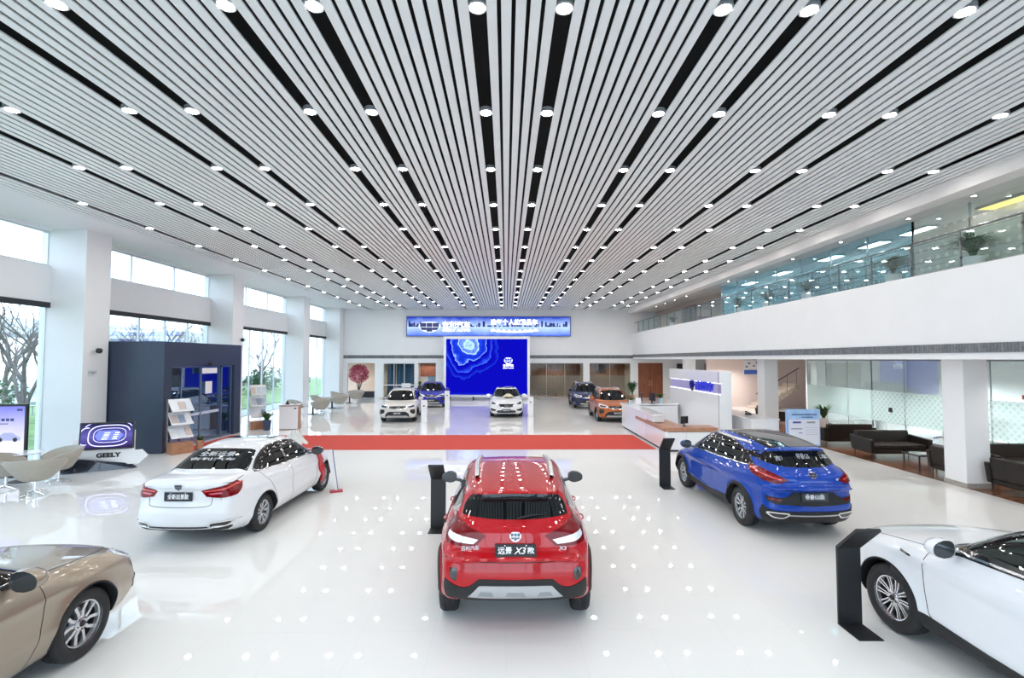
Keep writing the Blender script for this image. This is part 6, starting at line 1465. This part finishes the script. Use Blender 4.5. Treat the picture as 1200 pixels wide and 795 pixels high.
# white tall SUV with see-through front windows
def prepare_tall():
    D = prepare('tall', 'twin', ALLOY_CUT); B = D['B']; me = D['body']
    WIN = [(.64, 1.16, 1), (.37, 1.36), (.12, 1.505), (-.12, 1.57), (-.36, 1.585, 1), (-.40, 1.19, 1)]
    WS = [p for f in FEAT['tall'] if f[0] == 'windscreen' for p in f[2]]
    wp = spl3(xz(WIN, .8), 4)[:, [0, 2]]; sp_ = spl3(WS, 4)[:, [0, 1]]
    def holed(me, shrink):
        co = np.array([v.co[:] for v in me.vertices]); bm = bmesh.new(); bm.from_mesh(me); bm.faces.ensure_lookup_table()
        C = np.array([f.calc_center_median()[:] for f in bm.faces]); 
        side = (poly_sdf(wp, C[:, 0], C[:, 2]) < -shrink) & (np.abs(C[:, 1]) > .45)
        N = np.array([f.normal[:] for f in bm.faces])
        front = (poly_sdf(sp_, C[:, 0], C[:, 1]) < -shrink) & (C[:, 2] > 1.0)
        kill = [bm.faces[i] for i in np.nonzero(side | front)[0]]
        bmesh.ops.delete(bm, geom=kill, context='FACES'); bm.to_mesh(me); bm.free()
    holed(me, .022)
    # cabin lining: the same solid drawn 5 cm inwards
    h = .045; lo = np.array([-1.75, -.9, .45]); n = np.ceil((np.array([1.5, .9, 1.75])-lo)/h).astype(int)+1
    P = np.stack(np.meshgrid(*[lo[k]+np.arange(n[k])*h for k in range(3)], indexing='ij'), -1)
    fn = lambda q: np.maximum(np.maximum(B.f(q)+.05, .62-q[..., 2]), np.maximum(q[..., 0]-1.35, -1.6-q[..., 0]))
    V, Q = surface_nets(fn(P), lo, h); V = B.project(fn, V, 2)
    li = bpy.data.meshes.new('cabin_lining'); li.from_pydata(V.tolist(), [], Q[:, ::-1].tolist()); li.materials.append(M('cabin_dark', (.035, .035, .038), .7))
    li.polygons.foreach_set('use_smooth', [True]*len(Q)); holed(li, -.02); D['lining'] = li
    CG = glass_mat('car_clear_glass', (.62, .68, .66), .45, 0, .05)
    D['parts'] = [p for p in D['parts'] if p[0] != 'windscreen']
    g = patch_geo(B, WS, DOWN, .004); D['parts'].append(('windscreen', mesh_of('windscreen', [g], CG), 0, None))
    g = patch_geo(B, xz(WIN, .8), IN, .003); D['parts'] += [('side_window', mesh_of('side_window', [g], CG), 0, None), ('side_window', mirror_me([g], 'side_window', CG), 1, None)]
    fr = ribbon_geo(B, xz([(p[0], p[1]) + tuple(p[2:]) for p in WIN], .8), IN, .075, .006, closed=True, thick=.02)
    D['parts'] += [('window_frame', mesh_of('window_frame', [fr], GLOSS_BLACK), 0, None), ('window_frame', mirror_me([fr], 'window_frame', GLOSS_BLACK), 1, None)]
    ru = ribbon_geo(B, xz([(.58, 1.21), (.37, 1.372), (.12, 1.515), (-.12, 1.578), (-.36, 1.592)], .8), IN, .012, .010)
    D['parts'] += [('window_chrome', mesh_of('window_chrome', [ru], CHROME), 0, None), ('window_chrome', mirror_me([ru], 'window_chrome', CHROME), 1, None)]
    wf = ribbon_geo(B, WS, DOWN, .07, .006, closed=True, thick=.02); D['parts'].append(('windscreen_border', mesh_of('windscreen_border', [wf], GLOSS_BLACK), 0, None))
prepare_tall()
c = build_car('tall', 'sport_utility_car', PEARL, (5.25, 4.25, 0), HEAD+R(3.0), 'large white car cut by the right edge, seen from its left side', mirror_mat=PEARL)
link('cabin_lining', CAR['tall']['lining'], c)
MB().add([(0.320, -.72, .95), (0.320, .72, .95), (0.900, .66, 1.06), (0.900, -.66, 1.06), (0.280, -.74, .62), (0.280, .74, .62), (0.950, .7, .62), (0.950, -.7, .62), (0.400, .12, 1.10), (0.400, .62, 1.10), (0.700, .62, 1.12), (0.700, .12, 1.12)],
         [(0, 1, 5, 4), (1, 2, 6, 5), (2, 3, 7, 6), (3, 0, 4, 7), (0, 3, 2, 1), (8, 9, 10, 11), (8, 9, 1, 0), (9, 10, 2, 1), (10, 11, 3, 2), (11, 8, 0, 3)]).build('dashboard', M('dash_black', (-0.280, .02, .022), .6), c)
sw = MB(); ctr = Vector((.14, .37, 1.07)); ax = Vector((-.9, 0, .42)).normalized(); u = Vector((0, 1, 0)); v_ = ax.cross(u)
sw.tube([ctr+(u*math.cos(2*PI*k/32)+v_*math.sin(2*PI*k/32))*.185 for k in range(32)], .017, 10, closed=True)
wh = sw.build('steering_wheel', M('wheel_leather', (.02, .02, .022), .45), c, smooth=True)
hb = MB()
hb.lathe([(.001, .03), (.06, .025), (.075, 0), (.06, -.04)], 18, cap=False)
for a in (0, PI, -PI/2): hb.bar((.05*math.cos(a), .05*math.sin(a), 0), (.175*math.cos(a), .175*math.sin(a), -.005), .035, .014, 0)
hm = hb.build('wheel_hub', M('hub_grey', (.10, .10, .11), .4, .3), wh)
hm.matrix_local = Matrix((u, v_ if False else ax.cross(u), ax)).transposed().to_4x4(); hm.matrix_local = Matrix.Translation(ctr) @ Matrix((u, ax.cross(u), ax)).transposed().to_4x4()
for s in (1, -1):
    q = MB(); q.box(-.65, -.15, s*.37-.24, s*.37+.24, .62, .80); q.add([(x-.3, y, z) for x, y, z in [(-.42, s*.37-.23, .78), (-.24, s*.37-.24, .78), (-.24, s*.37+.24, .78), (-.42, s*.37+.23, .78), (-.62, s*.37-.19, 1.34), (-.50, s*.37-.19, 1.34), (-.50, s*.37+.19, 1.34), (-.62, s*.37+.19, 1.34)]], [(3, 2, 1, 0), (4, 5, 6, 7), (0, 1, 5, 4), (1, 2, 6, 5), (2, 3, 7, 6), (3, 0, 4, 7)])
    q.box(-.94, -.84, s*.37-.12, s*.37+.12, 1.36, 1.54); q.build('seat', M('seat_black', (.03, .03, .032), .6), c, bevel=.03)
emblem(c, 'tall', .16, 0, .74, rear=False)
# champagne sedan, near left
rim_fork = rim_mesh(SPEC['sedan']['rr'], SPEC['sedan']['tw'], 'fork', ALLOY, POCKET)
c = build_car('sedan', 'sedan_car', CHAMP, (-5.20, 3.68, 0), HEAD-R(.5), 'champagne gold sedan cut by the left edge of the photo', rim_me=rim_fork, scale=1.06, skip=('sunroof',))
emblem(c, 'sedan', .15, 0, .62, rear=False)
# five cars before the far wall, noses to the camera
FACE = -PI/2
def far_car(kind, name, col, loc, rz, label, scale=1., plate='吉利汽车', roof=None, pz=.47, overrides=None, ez=.74):
    c = build_car(kind, name, col, loc, rz, label, scale=scale, overrides=overrides)
    emblem(c, kind, .17, 0, ez, rear=False); license_plate(c, kind, 0, pz, plate, .085, rear=False, w=.45, h=.14, tw=.34)
    return c
far_car('hatch', 'hatchback_car', CREAM, (-5.28, 25.35, 0), FACE+R(3.4), 'pale cream car facing the camera at the far left', .96, ez=.74)
far_car('hatch', 'hatchback_car', ROYAL, (-4.85, 32.6, 0), FACE+R(6), 'royal blue car parked behind the far cream car', .97, ez=.74)
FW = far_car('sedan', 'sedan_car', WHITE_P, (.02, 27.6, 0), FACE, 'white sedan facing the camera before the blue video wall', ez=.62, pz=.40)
p, n_ = surf('sedan', (1.22, .10, 1.4), DOWN); mw = Matrix.Translation((.02, 27.6, 0)) @ Matrix.Rotation(FACE, 4, 'Z')
o = flower(mw @ (p+Vector((0, 0, .012))), .34, 'cream ribbon rosette on the bonnet of the far white sedan', M('rosette_cream', (.72, .68, .48), .6, noise=.15))
far_car('hatch', 'hatchback_car', NAVYP, (5.05, 31.7, 0), FACE-R(1), 'dark blue car parked behind the far orange car', .97, ez=.74)
far_car('hatch', 'hatchback_car', ORANGE, (5.32, 25.25, 0), FACE-R(1), 'orange car facing the camera beside the reception desk', .97, ez=.74, overrides=dict(grille_trim=CHROME))
# ==================================================================== OUTSIDE, LIGHT, CAMERA
S('ground_outside', MB().box(-90, -14.1, -40, 90, -.35, -.15), M('outside_paving', (.42, .45, .44), .8, noise=.12, nscale=.4))
S('ground_grass', MB().box(-34, -16.5, -40, 80, -.16, -.10), M('outside_grass', (.16, .26, .07), .9, noise=.5, nscale=1.5))
S('ground_front', MB().box(-60, 60, -60, YB-.3, -.35, -.15), M('outside_paving', (.42, .45, .44), .8))
BARK = M('bark_grey', (.16, .13, .12), .9, noise=.3, nscale=6)
def bare_tree(loc, h, seed, label):
    r = random.Random(seed); b = MB()
    def grow(p, d, L, rad, lv):
        q = p+d*L; m = (p+q)/2+Vector((r.gauss(0, .06), r.gauss(0, .06), 0))*L
        b.tube([p, m, q], [rad, rad*.85, rad*.7], 6 if lv < 2 else 4)
        if lv >= 4: return
        for k in range(3 if lv else 4):
            a = r.uniform(0, 2*PI); t = r.uniform(.35, .75); nd = (d*math.cos(t)+Vector((math.cos(a), math.sin(a), .35))*math.sin(t)).normalized(); grow(q if k < 2 else m, nd, L*r.uniform(.6, .82), rad*.55, lv+1)
    grow(Vector((0, 0, -.15)), Vector((0, 0, 1)), h*.3, h*.018, 0)
    o = b.build('bare_tree', BARK, None, loc, fix=False); tag(o, label, 'tree', 'bare trees outside the left windows'); return o
rt = random.Random(77); spots_ = [(-17.4, 9.8, 7), (-18.6, 12.2, 8.), (-17.2, 13.9, 7.4), (-20.2, 15.6, 8.5), (-18.4, 19.0, 7.5), (-20.4, 22.4, 8.), (-17.6, 25.2, 7.), (-19.6, 27.8, 7.6), (-17.3, 30.0, 6.8), (-20.6, 33.4, 8.), (-18.0, 36.4, 7.5), (-22.5, 40.5, 8), (-27.5, 13.5, 9), (-28.2, 20.5, 9), (-27.5, 27.5, 9), (-28, 47, 9)]
for i, (x, y, h) in enumerate(spots_):
    bare_tree((x, y, 0), h, 50+i, 'bare branched tree outside the left windows, %s from the near end of the %s row' % (ORD[i % 12], 'front' if i < 12 else 'back'))
SHR = M('shrub_green', (.07, .13, .045), .7, noise=.4, nscale=3)
for i in range(16):
    x, y, q = -22.6-(i % 3)*.9, 7.5+i*3.1, 1.15+.25*((i*7) % 3)
    o = empty('outside_shrub', (x, y, -.15), 0, 'dark green shrub in the hedge row outside the left windows, %s from the near end' % ORD[i], 'shrub', 'shrubs outside the left windows')
    MB().tube([(0, 0, 0), (.05, 0, .5*q)], .05, 6).build('stem', BARK, o); link('foliage', crown_mesh(420, q*1.1, q*.75, q*.8, .20, 90+i, SHR, 'foliage'), o)
# crash barrier and a pale overpass across the road
gr = empty('crash_barrier', (-26, 20, -.15), 0, 'pale grey crash barrier along the road outside', 'barrier')
MB().prism([(0, .55), (.05, .6), (0, .68), (.05, .75), (.03, .85), (-.03, .85), (-.02, .72), (-.05, .68), (-.02, .62), (-.03, .55)], -30, 30, plane='xz').build('rail', M('barrier_grey', (.55, .57, .6), .4, .3), gr)
for k in range(12): MB().box(-.1, -.04, -29+k*5.2, -28.9+k*5.2, 0, .85).build('post', M('barrier_grey', (.55, .57, .6), .4, .3), gr)
ov = empty('overpass', (-46, 20, 0), 0, 'pale concrete overpass crossing outside the left windows', 'overpass')
MB().box(-4, 4, -60, 60, 5.2, 6.6).build('deck', M('concrete_pale', (.55, .56, .58), .8, noise=.08, nscale=.5), ov)
for k in range(6): MB().box(-1, 1, -50+k*20, -48.4+k*20, -.2, 5.2).build('pier', M('concrete_pale', (.55, .56, .58), .8), ov)

# ---- sky and lamps
wd = bpy.data.worlds.new('sky'); bpy.context.scene.world = wd; wd.use_nodes = True; nt = wd.node_tree
bg = nt.nodes['Background']; tc = nt.nodes.new('ShaderNodeTexCoord'); sx = nt.nodes.new('ShaderNodeSeparateXYZ'); r = nt.nodes.new('ShaderNodeValToRGB')
nt.links.new(tc.outputs['Generated'], sx.inputs[0]); nt.links.new(sx.outputs['Z'], r.inputs['Fac'])
r.color_ramp.elements[0].color = (.80, .90, 1, 1); r.color_ramp.elements[1].color = (.55, .76, 1, 1)
nt.links.new(r.outputs['Color'], bg.inputs['Color']); bg.inputs['Strength'].default_value = SKY_E
def portal(loc, rot, sx_, sy_):
    l = bpy.data.lights.new('window_portal', 'AREA'); l.shape = 'RECTANGLE'; l.size = sx_; l.size_y = sy_; l.cycles.is_portal = True
    o = bpy.data.objects.new('window_portal', l); COL.objects.link(o); o.location = loc; o.rotation_euler = rot
for (a, b) in ends:
    portal((XW-.3, (a+b)/2, 2.37), (0, R(-90), 0), 4.74, b-a); portal((XW-.3, (a+b)/2, 6.38), (0, R(-90), 0), 1.1, b-a)
portal((3, YB-.4, 3.2), (R(90), 0, 0), 33, 6.4)
def area(name, loc, sx_, sy_, power, col=(1, .97, .93)):
    """three small bulbs under a low ceiling"""
    for k in (-1, 0, 1):
        l = bpy.data.lights.new(name, 'SPOT'); l.spot_size = R(150); l.spot_blend = .6; l.shadow_soft_size = .06; l.energy = power/3*2.6; l.color = col
        o = bpy.data.objects.new(name, l); COL.objects.link(o); o.location = (loc[0]+k*(sx_*.33 if sx_ > sy_ else 0), loc[1]+k*(sy_*.33 if sy_ >= sx_ else 0), loc[2]-.06)
# low-ceiling lamps: soffit and meeting ones unseen, added as fill; far rooms, upper offices
for y in (6, 11, 16, 21, 25.5, 29.5): area('soffit_fill_lamp', (13.2, y, 3.0), 2.5, 1.2, (55 if y < 25 else 95)*ROOM_E)  # unseen; far pair added stronger to brighten the stair wall
for y in (14, 17, 20.5): area('meeting_fill_lamp', (17.5, y, 3.0), 1.5, 1.5, 210*ROOM_E, (.92, .96, 1))  # unseen, added to brighten the room behind the glass
for x in (-11.4, -8.4, 4, 8.2, -6.2, 11.5, 15): area('far_room_lamp', (x, YF+2.0 if x not in (-6.2, 11.5) else YF+(.75 if x < 0 else -3), 2.74 if x != 11.5 else 3.0), 1.4, 1.0, (12 if x == -6.2 else 30)*ROOM_E)
for y in (3, 8, 13, 18, 23): area('upper_lamp', (13.4, y, 6.64), 1.2, 2., 90*ROOM_E, (.92, .97, 1))
for y in (5, 10, 15, 20, 25, 30, 35): area('corridor_lamp', (10.55, y, 6.74), .3, 3., 14*ROOM_E)
area('porch_lamp', (-12.4, 18, 3.5 if False else 2.74), 1.2, 2, 20*ROOM_E)

cam = bpy.data.cameras.new('camera'); co = bpy.data.objects.new('camera', cam); COL.objects.link(co)
co.location = (0, 0, 3.03); co.rotation_euler = (R(90)+math.atan(23.5/575), 0, -math.atan(7/575)); cam.sensor_width = 36; cam.lens = 575/1200*36; cam.clip_end = 400
sc = bpy.context.scene; sc.camera = co
vs = sc.view_settings; vs.view_transform = 'Standard'; vs.look = 'None'; vs.gamma = 1; vs.exposure = EXPO; vs.use_curve_mapping = False
cy = sc.cycles; cy.max_bounces = 9; cy.diffuse_bounces = 4; cy.glossy_bounces = 5; cy.transmission_bounces = 6; cy.transparent_max_bounces = 14
cy.caustics_reflective = False; cy.caustics_refractive = False; cy.sample_clamp_indirect = 6; cy.use_denoising = True; cy.use_light_tree = True
